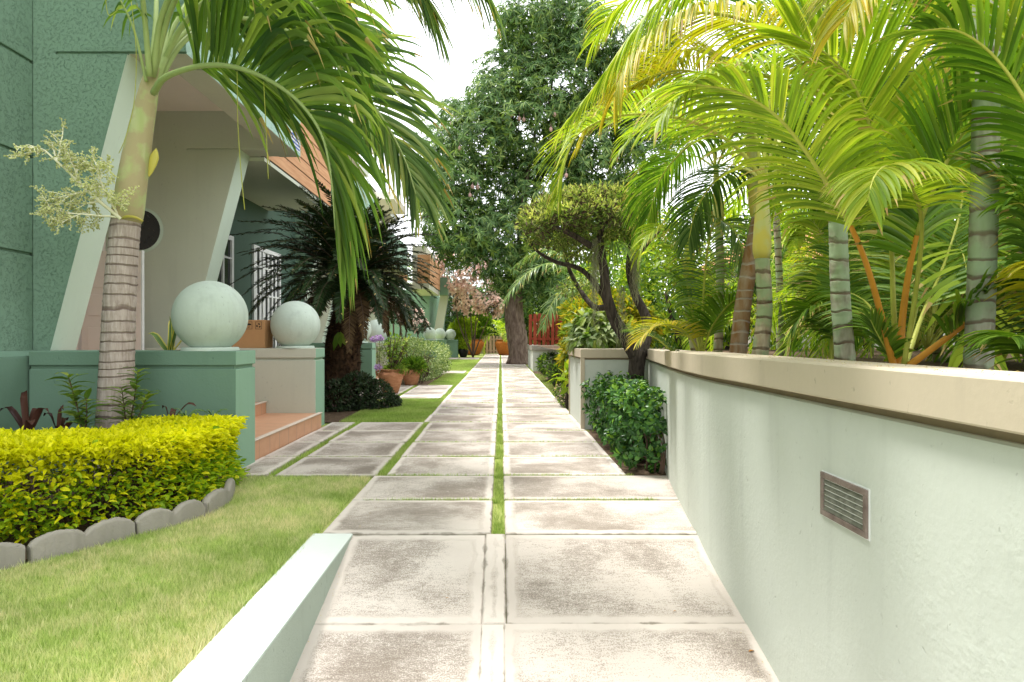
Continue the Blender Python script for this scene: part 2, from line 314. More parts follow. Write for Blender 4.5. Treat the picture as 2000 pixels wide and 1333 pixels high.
def slab_mat():
    m, nt, b = newmat('weathered_concrete', .9, .15)
    u1 = ND(nt, 'UVMap', uv_map='pos'); u2 = ND(nt, 'UVMap', uv_map='size'); s1 = ND(nt, 'SeparateXYZ'); s2 = ND(nt, 'SeparateXYZ')
    nt.links.new(u1.outputs[0], s1.inputs[0]); nt.links.new(u2.outputs[0], s2.inputs[0])
    e = mth(nt, 'MINIMUM', mth(nt, 'MINIMUM', s1.outputs[0], mth(nt, 'SUBTRACT', s2.outputs[0], s1.outputs[0])), mth(nt, 'MINIMUM', s1.outputs[1], mth(nt, 'SUBTRACT', s2.outputs[1], s1.outputs[1])))
    e = mth(nt, 'ADD', e, mth(nt, 'MULTIPLY', mth(nt, 'SUBTRACT', noise(nt, 9, 6, .3), .5), .075))
    inner = ramp(nt, e, [(.045, 0.), (.085, 1.)]); groove = ramp(nt, e, [(.05, 0.), (.062, 1.), (.075, 1.), (.088, 0.)])
    patch = noise(nt, 1.25, 5, .25, (1, 1, 1), .6); streak = noise(nt, 13, 9, .1, (1, 4, 1), .88); brush = noise(nt, 40, 4, .1, (1, 5, 1), .7); fine = noise(nt, 150, 3, 0)
    light = mix(nt, noise(nt, 3, 5), (.50, .445, .395), (.655, .605, .55))
    tc = ND(nt, 'TexCoord'); sp = ND(nt, 'SeparateXYZ'); nt.links.new(tc.outputs['Object'], sp.inputs[0])
    far = ramp(nt, mth(nt, 'DIVIDE', sp.outputs[1], 10.), [(.42, .0), (.50, .055)])      # the level slabs are older and more weathered than the ramp
    s = mth(nt, 'ADD', mth(nt, 'MULTIPLY', patch, .95), mth(nt, 'MULTIPLY', streak, .66)); s = mth(nt, 'ADD', s, mth(nt, 'MULTIPLY', mth(nt, 'SUBTRACT', fine, .5), .6)); s = mth(nt, 'ADD', s, far)
    sm = ramp(nt, s, [(.76, 0.), (.84, .55), (.98, 1.)])
    c = mix(nt, mth(nt, 'MULTIPLY', inner, mth(nt, 'MULTIPLY', sm, .92)), light, (.205, .172, .14)); c = mix(nt, mth(nt, 'MULTIPLY', groove, .18), c, (.36, .31, .26))
    ge = ND(nt, 'NewGeometry'); c = mix(nt, 1., c, ramp(nt, ge.outputs['Random Per Island'], [(0, (.84, .83, .81)), (1, (1.03, 1.02, 1.))]), 'MULTIPLY')
    edge = ramp(nt, e, [(.0, .75), (.010, 0.)]); c = mix(nt, mth(nt, 'MULTIPLY', edge, ramp(nt, noise(nt, 7, 4), [(.4, .2), (.6, 1.)])), c, (.16, .14, .10))
    c = mix(nt, ramp(nt, noise(nt, 9, 5, .5), [(.62, 0.), (.76, .35)]), c, (.40, .35, .30))
    nt.links.new(c, b.inputs[0]); h = mth(nt, 'ADD', mth(nt, 'MULTIPLY', brush, .6), mth(nt, 'MULTIPLY', fine, .4)); h = mth(nt, 'MULTIPLY', h, mth(nt, 'ADD', inner, .25)); bump(nt, b, mth(nt, 'SUBTRACT', h, groove), .55, .006); return m
M['slab'] = slab_mat()
def lawn_mat():
    m, nt, b = newmat('lawn_soil', .95, .1)
    c = ramp(nt, noise(nt, 60, 5, .3), [(.3, (.16, .24, .04)), (.55, (.30, .37, .09)), (.75, (.44, .42, .2))])
    c = mix(nt, ramp(nt, noise(nt, 1.4, 5, .4), [(.45, 0.), (.7, .6)]), c, (.36, .34, .14)); nt.links.new(c, b.inputs[0]); bump(nt, b, noise(nt, 90, 4), .8, .01); return m
M['lawn'] = lawn_mat()
# ============================================================ SETTING
def gz(y): return np.where(np.asarray(y) >= 4.42, 0., -.22*(4.42-np.asarray(y)))
g = G()   # ground: level sheet with the sunken ramp strip cut out
for x0, x1, y0, y1 in ((-400, -1.0, -100, 4.4), (-400, 400, 4.4, 900), (1.6, 400, -100, 4.4)):
    g.add([[x0,y0,-.03],[x1,y0,-.03],[x1,y1,-.03],[x0,y1,-.03]], [[0,1,2,3]])
g.add([[-1.0,-3,-1.75],[1.6,-3,-1.75],[1.6,4.4,-.06],[-1.0,4.4,-.06]], [[0,1,2,3]])
tag(build('ground', g, M['lawn']), kind='structure')
g = G(); g.uv = {'pos': [], 'size': []}
def slab(x0, x1, y0, y1, th=.09, lift=0.):
    j = lambda: random.uniform(-.010, .010)
    x0 += j(); x1 += j(); y0 += j(); y1 += j(); dz = random.uniform(-.005, .004)+lift
    c = .008; w_, l_ = x1-x0, y1-y0
    def Z(y): return float(gz(y))+dz
    tv = [[x0+c,y0+c],[x1-c,y0+c],[x1-c,y1-c],[x0+c,y1-c]]; ov = [[x0,y0],[x1,y0],[x1,y1],[x0,y1]]
    v = [[a,b,Z(b)] for a,b in tv]+[[a,b,Z(b)-c] for a,b in ov]+[[a,b,Z(b)-th] for a,b in ov]
    f = [[0,1,2,3]]+[[4+i,4+(i+1)%4,(i+1)%4,i] for i in range(4)]+[[8+i,8+(i+1)%4,4+(i+1)%4,4+i] for i in range(4)]
    g.add(v, np.array(f)); g.uv['pos'].append(np.array([[a-x0,b-y0] for a,b in tv+ov+ov])); g.uv['size'].append(np.array([[w_,l_]]*12))
rows = [4.42, 5.35, 6.30, 7.30, 8.30, 9.32, 10.27]+[10.27+i*1.0 for i in range(1, 44)]
gap = .028
for i in range(len(rows)-1):
    a, b = rows[i]+gap*.5, rows[i+1]-gap*.5; ap = 6.2 < rows[i] < 10.2
    slab(-1.19 if not ap else -1.10, -.058, a, b); slab(.032, 1.62 if rows[i] < 6.2 else 1.2, a, b)
    if ap: slab(-2.15, -1.18, a, b); slab(-2.60, -2.24, a, b)
    if 14.2 < rows[i] < 18.2: slab(-2.25, -1.30, a, b); slab(-3.3, -2.35, a, b)
    if 40 < rows[i] < 43 or 24 < rows[i] < 26: slab(-2.6, -1.35, a, b); slab(-3.6, -2.7, a, b)
for a, b in ((3.5, 4.42), (2.5, 3.5), (1.5, 2.5), (.5, 1.5), (-.5, .5), (-2, -.5)):
    slab(-.99, -.10, a+.004, b-.004); slab(-.094, .018, a+.004, b-.004, lift=.002); slab(.024, 1.32, a+.004, b-.004)
tag(build('path', g, M['slab']), kind='structure')
# planting bed soil
g = G()
for x0, x1, y0, y1 in ((1.2, 2.2, 6.3, 9.7), (1.24, 1.9, 11.6, 26), (-4.6, -2.3, 10.3, 13.6), (-3.4, -1.8, 18.4, 24)):
    g.add([[x0,y0,-.012],[x1,y0,-.012],[x1,y1,-.012],[x0,y1,-.012]], [[0,1,2,3]])
bc = [(-3.45,3.55),(-2.8,3.92),(-2.46,4.44),(-2.22,4.92),(-2.21,5.3),(-2.32,5.68),(-2.45,6.45),(-5,6.45),(-5,3.3)]; g.add([[a, b, -.012] for a, b in bc], [np.arange(9)])
g.add([[1.45,-3,1.05],[40,-3,1.05],[40,7,1.05],[1.7,7,1.05]], [[0,1,2,3]]); g.add([[1.8,7,1.02],[40,7,1.02],[40,26,1.0],[1.35,26,1.0],[1.35,9.8,1.0],[2.3,9.8,1.0]], [[0,1,2,3,4,5]])
tag(build('planting_bed', g, M['soil']), kind='structure')
# grass blades
def blades(n, area, hmin, hmax, wd, base=-.03, dens=None):
    x = rng.uniform(area[0], area[1], n); y = rng.uniform(area[2], area[3], n)
    k = dens(x, y) if dens else np.ones(n, bool); x, y = x[k], y[k]; n = len(x)
    p = np.stack([x, y, gz(y)*0+base], 1); a = rng.uniform(0, 2*PI, n); h = rng.uniform(hmin, hmax, n); ln = rng.uniform(.1, .75, n)*h
    la = rng.uniform(0, 2*PI, n); wv = np.stack([np.cos(a), np.sin(a), 0*a], 1)*np.asarray(wd)
    tip = p+np.stack([ln*np.cos(la), ln*np.sin(la), h], 1)
    v = np.stack([p-wv, p+wv, tip], 1).reshape(-1, 3); return v, np.arange(3*n).reshape(-1, 3)
g = G()
def lawnmask(x, y):
    stone = y < np.interp(x, [-4, -2.83, -2.44, -2.25, -2.2], [2.9, 3.72, 4.35, 4.85, 5.1]); right = x > -2.3+np.clip((y-5.2)*-.25, -.4, 0)
    slabs = (y > 6.28) | ((y > 4.42) & (x > -1.2)); return (stone | right) & ~slabs
v, f = blades(330000, (-4.2, -1.235, 2.3, 6.3), .012, .044, .0021, -.03, lambda x, y: lawnmask(x, y)); v[:, 2] += 0; g.add(v, f)
v, f = blades(45000, (-4.2, -1.235, 2.3, 6.3), .03, .058, .003, -.03, lambda x, y: lawnmask(x, y)); g.add(v, f)
v, f = blades(2600, (-1.30, -1.252, 2.3, 4.6), .03, .075, .003, -.03); g.add(v, f)
tag(build('grass_stuff', g, M['grass']), 'short clipped lawn with straw patches beside the ramp kerb', 'grass', kind='stuff')
g = G()
for ar, n in (((-2.5, -1.2, 10.3, 14.25), 60000), ((-2.0, -1.2, 18.3, 24.2), 30000), ((-3.2, -1.2, 26, 40), 26000), ((1.2, 1.45, 11.3, 24), 9000)):
    v, f = blades(n, ar, .03, .06, .004); g.add(v, f)
tag(build('grass_stuff', g, M['grass_n']), 'lush green lawn between the paved doorways', 'grass', kind='stuff')
g = G()
v, f = blades(9000, (-.05, .026, 4.44, 14), .02, .045, .0024, -.03, lambda x, y: rng.random(len(x)) < .55+.45*np.sin(y*6+x*30)); g.add(v, f); v, f = blades(10000, (-.055, .03, 14, 52), .035, .06, .004); g.add(v, f)
for y in rows[1:28]:
    n = int(2600/(1+max(0, y-6)*.25)); v, f = blades(n, (-1.1, 1.25, y-gap*.6, y+gap*.6), .03, .055, .0016+.0003*y, -.03, lambda x, yy: rng.random(len(x)) < .35+.65*(np.sin(x*5+yy*3) > -.3)); g.add(v, f)
v, f = blades(6000, (-1.19, -1.09, 6.3, 10.3), .03, .05, .002); g.add(v, f); v, f = blades(2600, (-2.24, -2.15, 6.4, 10.3), .03, .05, .002); g.add(v, f)
for y in rows[2:6]: v, f = blades(500, (-2.5, -1.2, y-.014, y+.014), .03, .045, .002); g.add(v, f)
v, f = blades(2500, (-1.32, -1.2, 14.2, 18.2), .03, .05, .003); g.add(v, f); v, f = blades(2500, (-2.35, -2.25, 14.2, 18.2), .03, .05, .003); g.add(v, f)
tag(build('joint_grass_stuff', g, M['grass_n']), 'thin lines of grass growing in the joints between the concrete slabs', 'grass', kind='stuff')
# painted kerb beside the ramp
g = G(); v = []
ys = [-2, 4.43]
for y in ys: v += [[-1.25, y, -.1], [-1.25, y, 0.0], [-.98, y, 0.0], [-.98, y, float(gz(y))-.2]]
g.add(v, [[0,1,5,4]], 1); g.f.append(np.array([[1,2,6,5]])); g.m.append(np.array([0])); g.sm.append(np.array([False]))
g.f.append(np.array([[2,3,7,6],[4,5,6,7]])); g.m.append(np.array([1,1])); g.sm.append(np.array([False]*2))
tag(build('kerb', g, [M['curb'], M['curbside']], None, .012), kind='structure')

# ============================================================ RIGHT WALL
wp = crom([(1.29, -3, 0), (1.29, .5, 0), (1.29, 3.2, 0), (1.295, 4.3, 0), (1.42, 5.3, 0), (1.55, 6.15, 0), (1.83, 7.85, 0), (2.12, 9.6, 0)], 90)
def run(g, path, prof, m=0, smooth=False):   # prof: (offset along outward normal to +X side, z); z drops towards the far end
    t = nrm(np.gradient(path, axis=0)); nx = np.stack([t[:, 1], -t[:, 0], 0*t[:, 0]], 1); dz = -.0118*np.clip(path[:, 1]-4.4, 0, 6)
    n, k = len(path), len(prof); v = np.array([[path[i]+nx[i]*o+np.array([0, 0, z+(dz[i] if z > .5 else 0)]) for o, z in prof] for i in range(n)]).reshape(-1, 3)
    i = np.arange(n-1)[:, None]*k; j = np.arange(k-1)[None]; f = np.stack([i+j, i+j+k, i+j+k+1, i+j+1], -1).reshape(-1, 4); g.add(v, f, m, smooth)
    s0 = g.n-n*k
    for e in (np.arange(k), (np.arange(k)+(n-1)*k)[::-1]): g.f.append(e[None]+s0); g.m.append(np.array([m])); g.sm.append(np.array([False]))
W = thing('garden_wall', 'long curved pale mint rendered wall with tan cap along the right of the ramp', 'wall', (1.29, 3, 0))
g = G(); run(g, wp, [(0, -1.9), (0, 1.025), (.012, 1.032), (.2, 1.032), (.2, -.2)]); build('panel', g, M['mintwall'], W)
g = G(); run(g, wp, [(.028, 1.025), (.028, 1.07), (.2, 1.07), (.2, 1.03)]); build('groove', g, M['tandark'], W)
g = G(); run(g, wp, [(.0, 1.066), (-.036, 1.066), (-.04, 1.072), (-.04, 1.193), (-.033, 1.2), (.235, 1.2), (.24, 1.193), (.24, 1.066), (0, 1.0661)]); build('cap', g, M['tan'], W)
# vent grille
y0, y1, z0, z1 = 2.33, 2.665, .595, .765
g = G(); fr = .022; xx = 1.278
box(g, xx, 1.291, y0, y1, z1-fr, z1); box(g, xx, 1.291, y0, y1, z0, z0+fr); box(g, xx, 1.291, y0, y0+fr, z0+fr, z1-fr); box(g, xx, 1.291, y1-fr, y1, z0+fr, z1-fr)
vf = build('vent_grille', g, M['vent'], W, .002)
g = G()
for i in range(6):
    z = z0+fr+.004+i*(z1-z0-2*fr)/6; g.add([[1.281,y0+fr,z],[1.281,y1-fr,z],[1.2885,y1-fr,z+.017],[1.2885,y0+fr,z+.017],[1.281,y0+fr,z-.002],[1.281,y1-fr,z-.002]], [[0,3,2,1],[0,1,5,4]])
build('louvre', g, M['vent_l'], vf)
g = G(); box(g, 1.2885, 1.2895, y0+fr, y1-fr, z0+fr, z1-fr); build('vent_opening', g, M['dark'], vf)
g = G(); box(g, 1.2865, 1.291, y0-.007, y1+.003, z0-.006, z1+.005); build('vent_surround', g, M['white'], vf)
# return walls of the raised bed
W2 = thing('garden_wall', 'mint return wall with a tan cap and corner strip behind the glossy dark bush', 'wall', (1.65, 9.7, 0))
g = G(); box(g, 1.16, 2.14, 9.52, 9.72, -.1, .985); box(g, 1.182, 1.36, 9.72, 11.35, -.1, .985); build('panel', g, M['mintwall'], W2, .006)
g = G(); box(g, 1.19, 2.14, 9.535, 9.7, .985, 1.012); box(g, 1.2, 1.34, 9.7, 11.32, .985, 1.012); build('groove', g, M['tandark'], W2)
g = G(); box(g, 1.14, 2.16, 9.49, 9.74, 1.012, 1.14); box(g, 1.14, 1.4, 9.74, 11.37, 1.012, 1.137); build('cap', g, M['tan'], W2, .006)
g = G(); box(g, 1.142, 1.2, 9.496, 9.53, -.1, 1.01); box(g, 1.16, 1.2, 11.34, 11.36, -.1, 1.0); build('corner_strip', g, M['tan'], W2, .004)
W3 = thing('garden_wall', 'low far planter wall with grey cap under the red slatted fence', 'wall', (2.4, 26.5, 0))
g = G(); box(g, 1.26, 4.4, 26.3, 26.6, -.1, .80); box(g, 1.27, 1.5, 26.6, 31, -.1, .80); build('panel', g, M['mintwall'], W3, .01)
g = G(); box(g, 1.22, 4.4, 26.24, 26.66, .80, 1.0); box(g, 1.22, 1.54, 26.66, 31, .80, .997); build('cap', g, M['stone'], W3, .01)
# red fence
W4 = thing('slatted_fence', 'red stained vertical slat fence standing on the far planter wall', 'fence', (2.6, 26.5, 1.0))
for i in range(17):
    g = G(); x = 1.12+i*.175; yy = 26.40 if i % 2 else 26.50; box(g, x, x+.13, yy, yy+.035, 1.005, 2.22+.02*(i % 3)); build('slat', g, M['redwood'], W4, .006)
g = G(); box(g, 1.2, 4.0, 26.445, 26.49, 1.2, 1.3); box(g, 1.2, 4.0, 26.445, 26.49, 1.95, 2.05); build('rail', g, M['redwood'], W4)
# wooden gate at end
W5 = thing('wooden_fence', 'weathered wooden slat fence closing the far end of the path', 'fence', (-.8, 53.2, 0))
for i in range(9):
    g = G(); x = -2.0+i*.27; box(g, x, x+.2, 53.15, 53.2, .03, 1.42+.03*(i % 2)); build('slat', g, M['fencewood'], W5, .01)
g = G(); box(g, -2.1, .6, 53.2, 53.26, .2, .34); box(g, -2.1, .6, 53.2, 53.26, 1.1, 1.24); build('rail', g, M['fencewood'], W5)
for x in (-2.15, .42): g = G(); box(g, x, x+.12, 53.05, 53.2, 0, 1.5); build('post', g, M['stone'], W5, .01)

# ============================================================ HOUSES
M['verandashade'] = paint('shaded_veranda_green', (.065, .115, .085), .1, .3, 8, .12)  # wall green darkened so the veranda's deep shade sits in the colour
def unit(oy, ox, label, first=False):
    H_ = thing('townhouse', label, 'house', (-5+ox, 8+oy, 0), 'row of matching townhouses')
    X = lambda x: x+ox; Y = lambda y: y+oy
    # end wall A with a slanting edge (core + 25 mm front skin with an incised line)
    ht = 7.0 if first else 5.5
    sx = lambda z: X(-3.81-(4.21-z)*.262)
    g = G(); prism_y(g, [(X(-5.3), 0), (sx(0), 0), (sx(4.21), 4.21), (X(-3.22), 4.21), (X(-3.22), ht), (X(-5.3), ht)], Y(6.825), Y(7.22), 0, [0, 1, 2, 3, 0, 0])
    gl = 4.195; gh = 4.225; xl = X(-4.55)
    xs = X(-4.777); zq = lambda z: max(sx(z), xs)
    prism_y(g, [(xs, .506), (xs+.001, .506), (sx(gl), gl), (xs, gl)], Y(6.8), Y(6.824), 0, [0, 1, 0, 0])
    prism_y(g, [(xs, gl), (xl, gl), (xl, gh), (xs, gh)], Y(6.8), Y(6.824)); prism_y(g, [(xs, gh), (X(-3.215), gh), (X(-3.215), ht), (xs, ht)], Y(6.8), Y(6.824), 0, [0, 3, 0, 0])
    build('end_wall', g, [M['stucco'], M['mint'], M['beige'], M['stucco_lt']], H_)
    # projecting front block, panelled
    if first:
        g = G(); box(g, X(-9), X(-4.81), Y(-4), Y(6.8), 0, 9)
        for a, b in ((1.14, 2.135), (2.165, 3.125), (3.155, 4.095), (4.125, 9)): box(g, X(-4.9), X(-4.78), Y(-4), Y(6.8), a, b)
        build('front_block', g, M['stucco'], H_, .006)
        g = G(); box(g, X(-9), X(-4.60), Y(-4), Y(6.5), 0, 1.12); g.add([[X(-4.60),Y(-4),1.12],[X(-4.60),Y(6.79),1.12],[X(-4.77),Y(6.79),1.17],[X(-4.77),Y(-4),1.17]], [[0,1,2,3]]); box(g, X(-4.78), X(-4.60), Y(6.5), Y(6.799), 1.0, 1.119); build('plinth', g, M['wallgreen'], H_, .01)
    # porch: side wall, ceiling, door, back wall B with a slanting edge
    g = G(); box(g, X(-6.3), X(-6.1), Y(7.2), Y(10.3), 0, 4.8); build('porch_wall', g, M['pink'], H_)
    g = G(); box(g, X(-6.1), X(-3.3), Y(7.221), Y(10.28), 4.8, 4.9); build('ceiling', g, M['ceil'], H_)
    g = G(); sB = lambda z: X(-4.03-(4.21-z)*.262)
    prism_y(g, [(X(-6.2), 0), (sB(0), 0), (sB(4.21), 4.21), (X(-3.5), 4.21), (X(-3.5), 4.85), (X(-6.2), 4.85)], Y(10.30), Y(10.69), 0, [0, 1, 2, 0, 0, 0])
    prism_y(g, [(X(-6.2), 0), (sB(0), 0), (sB(4.195), 4.195), (X(-4.85), 4.195), (X(-4.85), 4.225), (sB(4.21), 4.225), (X(-3.52), 4.225), (X(-3.52), 4.85), (X(-6.2), 4.85)], Y(10.28), Y(10.299), 0, [0, 1, 0, 0, 0, 0, 0, 0, 0])
    build('porch_back_wall', g, [M['porch'], M['mint'], M['beige']], H_)
    g = G(); box(g, X(-3.55), X(-3.22), Y(7.221), Y(10.69), 4.2, 4.95); build('beam', g, M['beige'], H_)
    g = G(); box(g, X(-3.3), X(-3.215), Y(7.221), Y(10.685), 4.205, ht); build('upper_wall', g, M['stucco_lt'], H_)
    g = G()
    for i in range(5): z = 4.27+i*.055; box(g, X(-3.214), X(-3.208), Y(10.22), Y(10.62), z, z+.028)
    if first:
        b_ = G(); box(b_, X(-3.214), X(-3.211), Y(10.2), Y(10.64), 4.25, 4.56); pl = build('striped_plate', b_, M['white'], H_); build('stripe', g, plain('blue_stripe', (.05, .09, .35), .5), pl)
    d = G(); box(d, X(-6.05), X(-5.19), Y(9.6), Y(9.65), .38, 2.55); dr = build('door', d, M['pink'], H_, .006)
    for z_ in (.5, 1.62, 2.02): d = G(); box(d, X(-5.95), X(-5.3), Y(9.588), Y(9.599), z_, z_+(.95 if z_ < 1 else .3)); build('panel_moulding', d, M['pink'], dr, .012)
    d = G(); lathe(d, (0, 0, 0), [(.0, 0), (.03, .01), (.035, .03), (.02, .05), (.012, .09)], 12)
    d.v[0] = d.v[0][:, [0, 2, 1]]*np.array([1, 1, 1])+np.array([X(-5.24), Y(9.51), 2.06-.0]); 
    build('handle', d, M['vent'], dr)
    d = G(); box(d, X(-5.19), X(-5.172), Y(9.6), Y(9.66), .38, 2.56); build('door_edge', d, M['white'], dr)
    # round window
    r = G(); th = np.linspace(0, 2*PI, 33)[:-1]; cx, cz, rr = X(-5.56), 2.96, .31
    ring = lambda q, yy: [[cx+q*math.cos(t), Y(yy), cz+q*math.sin(t)] for t in th]
    r.add(ring(rr+.045, 10.275)+ring(rr, 10.262)+ring(rr, 10.279), np.array([[i, (i+1) % 32, 32+(i+1) % 32, 32+i] for i in range(32)]+[[32+i, 32+(i+1) % 32, 64+(i+1) % 32, 64+i] for i in range(32)]))
    rw = build('round_window', r, M['mint'], H_); r = G(); r.add(ring(rr, 10.272), [np.arange(32)]); build('pane', r, M['dark'], rw)
    # veranda beyond B
    g = G(); box(g, X(-5.5), X(-5.2), Y(10.69), Y(16.9), 0, 7.0 if first else 5.4); build('veranda_wall', g, M['verandashade'], H_)
    for a, b in ((11.5, 12.85), (13.9, 15.6)):
        z0, z1 = .45, 3.25; x = X(-5.2)
        f_ = G(); box(f_, x+.003, x+.05, Y(a), Y(a+.09), z0, z1); box(f_, x+.003, x+.05, Y(b-.09), Y(b), z0, z1); box(f_, x+.003, x+.05, Y(a+.09), Y(b-.09), z1-.09, z1); box(f_, x+.003, x+.05, Y(a+.09), Y(b-.09), z0, z0+.09)
        for k in (.33, .66): yk = a+(b-a)*k; box(f_, x+.004, x+.045, Y(yk-.03), Y(yk+.03), z0+.09, z1-.09)
        for zz in (1.0, 1.6, 2.2, 2.8): box(f_, x+.006, x+.04, Y(a+.09), Y(b-.09), zz, zz+.035)
        wn = build('window', f_, M['white'], H_); p_ = G(); box(p_, x+.004, x+.012, Y(a+.05), Y(b-.05), z0+.05, z1-.05); build('pane', p_, M['dark'], wn)
        if a > 13:
            c_ = G()
            for i in range(6):
                yk = a+.12+i*(b-a-.2)/6; box(c_, x+.014, x+.03, Y(yk), Y(yk+.11), z0+.1, z1-.1)
            build('shutter_slats', c_, M['white'], wn)
    g = G(); box(g, X(-6.2), X(-3.8), Y(10.70), Y(14.9), 4.14, 4.2); build('veranda_ceiling', g, M['porch'], H_)
    # timber clad balcony
    g = G()
    for i in range(5): z = 4.22+i*.252; box(g, X(-3.86), X(-3.785), Y(10.7), Y(14.85), z, z+.232)
    box(g, X(-5.2), X(-3.86), Y(14.78), Y(14.85), 4.22, 5.47)
    bl = build('timber_balcony', g, M['siding'], H_, .006)
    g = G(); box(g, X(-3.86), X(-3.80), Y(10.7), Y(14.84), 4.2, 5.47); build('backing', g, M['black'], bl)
    g = G(); box(g, X(-3.9), X(-3.74), Y(10.7), Y(14.9), 5.48, 5.56); build('coping', g, M['beige'], bl, .006)
    g = G(); box(g, X(-7), X(-4.8), Y(10.695), Y(14.8), 4.9, 7.3); build('upper_storey', g, M['beige'], H_)
    rx = X(-2.89) if first else X(-4.3)
    g = G(); box(g, X(-7), rx, Y(7.3), Y(14.8), 7.3, 7.36); box(g, X(-6), X(-3.3), Y(7.3), Y(10.69), 7.0, 7.299); s_ = build('eave_soffit', g, M['ceil'], H_)
    g = G(); box(g, rx, rx+.03, Y(7.3), Y(14.83), 7.28, 7.5); build('fascia', g, M['white'], H_)
    g = G(); box(g, X(-7), rx+.09, Y(7.2), Y(14.9), 7.501, 7.56); g.add([[rx+.09,Y(7.2),7.56],[rx+.09,Y(14.9),7.56],[X(-7),Y(14.9),9.3],[X(-7),Y(7.2),9.3]], [[0,1,2,3]]); build('roof', g, M['roof'], H_)
    return H_
unit(0, 0, 'nearest green stucco townhouse with slanted entrance walls and open pink door', True)
unit(10.04, -.65, 'second green townhouse in the row, behind the shaggy cycad trunk')
unit(20.08, -1.1, 'third green townhouse in the row, behind the variegated hedge')
FH = thing('townhouse', 'farthest green townhouse with railed balcony beside the pink flowering shrub', 'house', (-6, 44, 0), 'row of matching townhouses')
g = G(); box(g, -9, -4.6, 43, 60, 0, 4.4); build('wall', g, M['stucco'], FH)
g = G(); prism_y(g, [(-4.65, 0), (-4.1, 0), (-3.42, 4.05), (-3.95, 4.05)], 43.4, 43.9, 0, 1); build('slanted_wall', g, [M['beige'], M['mint']], FH)
g = G(); box(g, -3.95, -3.41, 43.0, 48, 4.05, 5.2); bx_ = build('balcony', g, M['wallgreen'], FH, .01)
g = G(); box(g, -3.409, -3.39, 43.02, 47.98, 4.1, 5.15); build('outer_panel', g, M['mint'], bx_)
g = G(); box(g, -5.2, -3.96, 36.8, 42.95, 4.0, 4.3); build('soffit', g, M['beige'], FH)
for i in range(5): g = G(); box(g, -4.6, -3.92, 36.8, 42.96, 4.32+.32*i, 4.61+.32*i); build('siding_board', g, M['siding'], FH)
g = G(); box(g, -4.9, -4.15, 36.9, 42.9, 4.31, 6.4); build('upper_wall', g, M['beige'], FH)
g = G(); box(g, -4.14, -4.10, 41.4, 42.6, 5.95, 6.35); wn = build('window', g, M['white'], FH); g = G(); box(g, -4.099, -4.09, 41.5, 42.5, 6.0, 6.3); build('pane', g, M['dark'], wn)
for z in (5.5, 5.8, 6.1, 6.4): g = G(); tube(g, [(-3.42, 43.05, z), (-3.42, 48, z)], .022, 6); build('rail', g, M['white'], bx_)
for y in (43.05, 44.7, 46.3, 48): g = G(); tube(g, [(-3.42, y, 5.2), (-3.42, y, 6.42)], .03, 6); build('railing_post', g, M['white'], bx_)
# ---- porch walls, steps, balls
def porch_wall_thing(x1, x0, y0, y1, ztop, face, label, name='porch_wall'):
    W_ = thing(name, label, 'wall', ((x0+x1)/2, (y0+y1)/2, 0), 'low walls beside the doorsteps')
    for nm, zz in (('base', (-.1, ztop-.175)), ('neck', (ztop-.175, ztop-.14)), ('cap', (ztop-.14, ztop))):
        g = G(); q = .02 if nm == 'neck' else (0 if nm == 'base' else .004)
        box(g, x0, x1+(-.03 if nm == 'neck' else q), y0-q+(.05 if nm == 'neck' else 0), y1, zz[0], zz[1])
        n = 6; g.m[-1] = np.array([0, 2, 0, 1, 0, 0]) if nm != 'neck' else np.array([0, 0, 0, 1, 0, 0])
        build(nm, g, [face, M['mintgreen'], M['wallgreen'] if face is M['wallgreen'] else M['beige']], W_, .008 if nm != 'neck' else 0)
    return W_
M['mintgreen'] = paint('sage_paint', (.26, .42, .30), .08, .3, 8, .14)
porch_wall_thing(-2.57, -4.58, 6.46, 6.97, 1.17, M['wallgreen'], 'green low wall under the nearest ball, behind the yellow hedge')
porch_wall_thing(-2.70, -5.2, 9.71, 10.2, 1.145, M['beige'], 'cream fronted low wall carrying the cardboard box and second ball')
porch_wall_thing(-3.19, -5.2, 16.50, 17.0, 1.17, M['wallgreen'], 'green low wall right behind the cycad trunk')
porch_wall_thing(-3.35, -5.8, 19.75, 20.25, 1.145, M['beige'], 'pale low wall under the third ball, behind the front clay pot')
for i, (u, y) in enumerate(((839, 36.5), (859, 40), (884, 44))):
    x = (u-978)*y/F; porch_wall_thing(x+.35, x-1.2, y, y+.5, 1.17, M['wallgreen'], ('far green low wall behind the variegated hedge, leftmost of three', 'far green low wall between its two far neighbours', 'farthest green low wall beside the small black pot')[i])
def ball_proto():
    b = thing('ball_finial', 'largest pale mint concrete ball, on the nearest green wall', 'ball', (0, 0, 0), 'painted concrete balls on the low walls')
    g = G(); prof = []
    R_ = .36
    for a in np.linspace(-74, 90, 26): prof.append((R_*math.cos(R(a))*(1 if a > -74 else .99)+1e-4, .345+R_*math.sin(R(a))))
    lathe(g, (0, 0, 0), prof, 40); build('sphere', g, M['ball'], b)
    g = G(); lathe(g, (0, 0, 0), [(.275, 0), (.275, .02), (.265, .034), (.09, .036)], 36); build('collar', g, M['ball'], b); return b
b0 = ball_proto()
spots = [((-2.935, 6.73, 1.17), None), ((-3.07, 9.96, 1.145), 'pale mint concrete ball beside the cardboard box'), ((-3.72, 20.0, 1.145), 'third ball along, half hidden by the cycad trunk'),
         ((-3.62, 16.75, 1.17), 'ball hidden behind the shaggy cycad trunk'), (((839-978)*36.8/F, 36.8, 1.17), 'far ball above the hedge, leftmost of three'),
         (((859-978)*40.2/F, 40.2, 1.17), 'far ball above the hedge, middle of three'), (((880-978)*44.2/F, 44.2, 1.17), 'farthest ball, standing clear right of the hedge')]
for i, (p, l) in enumerate(spots):
    o = b0 if i == 0 else copy_tree(b0); o.location = p
    if l: o['label'] = l
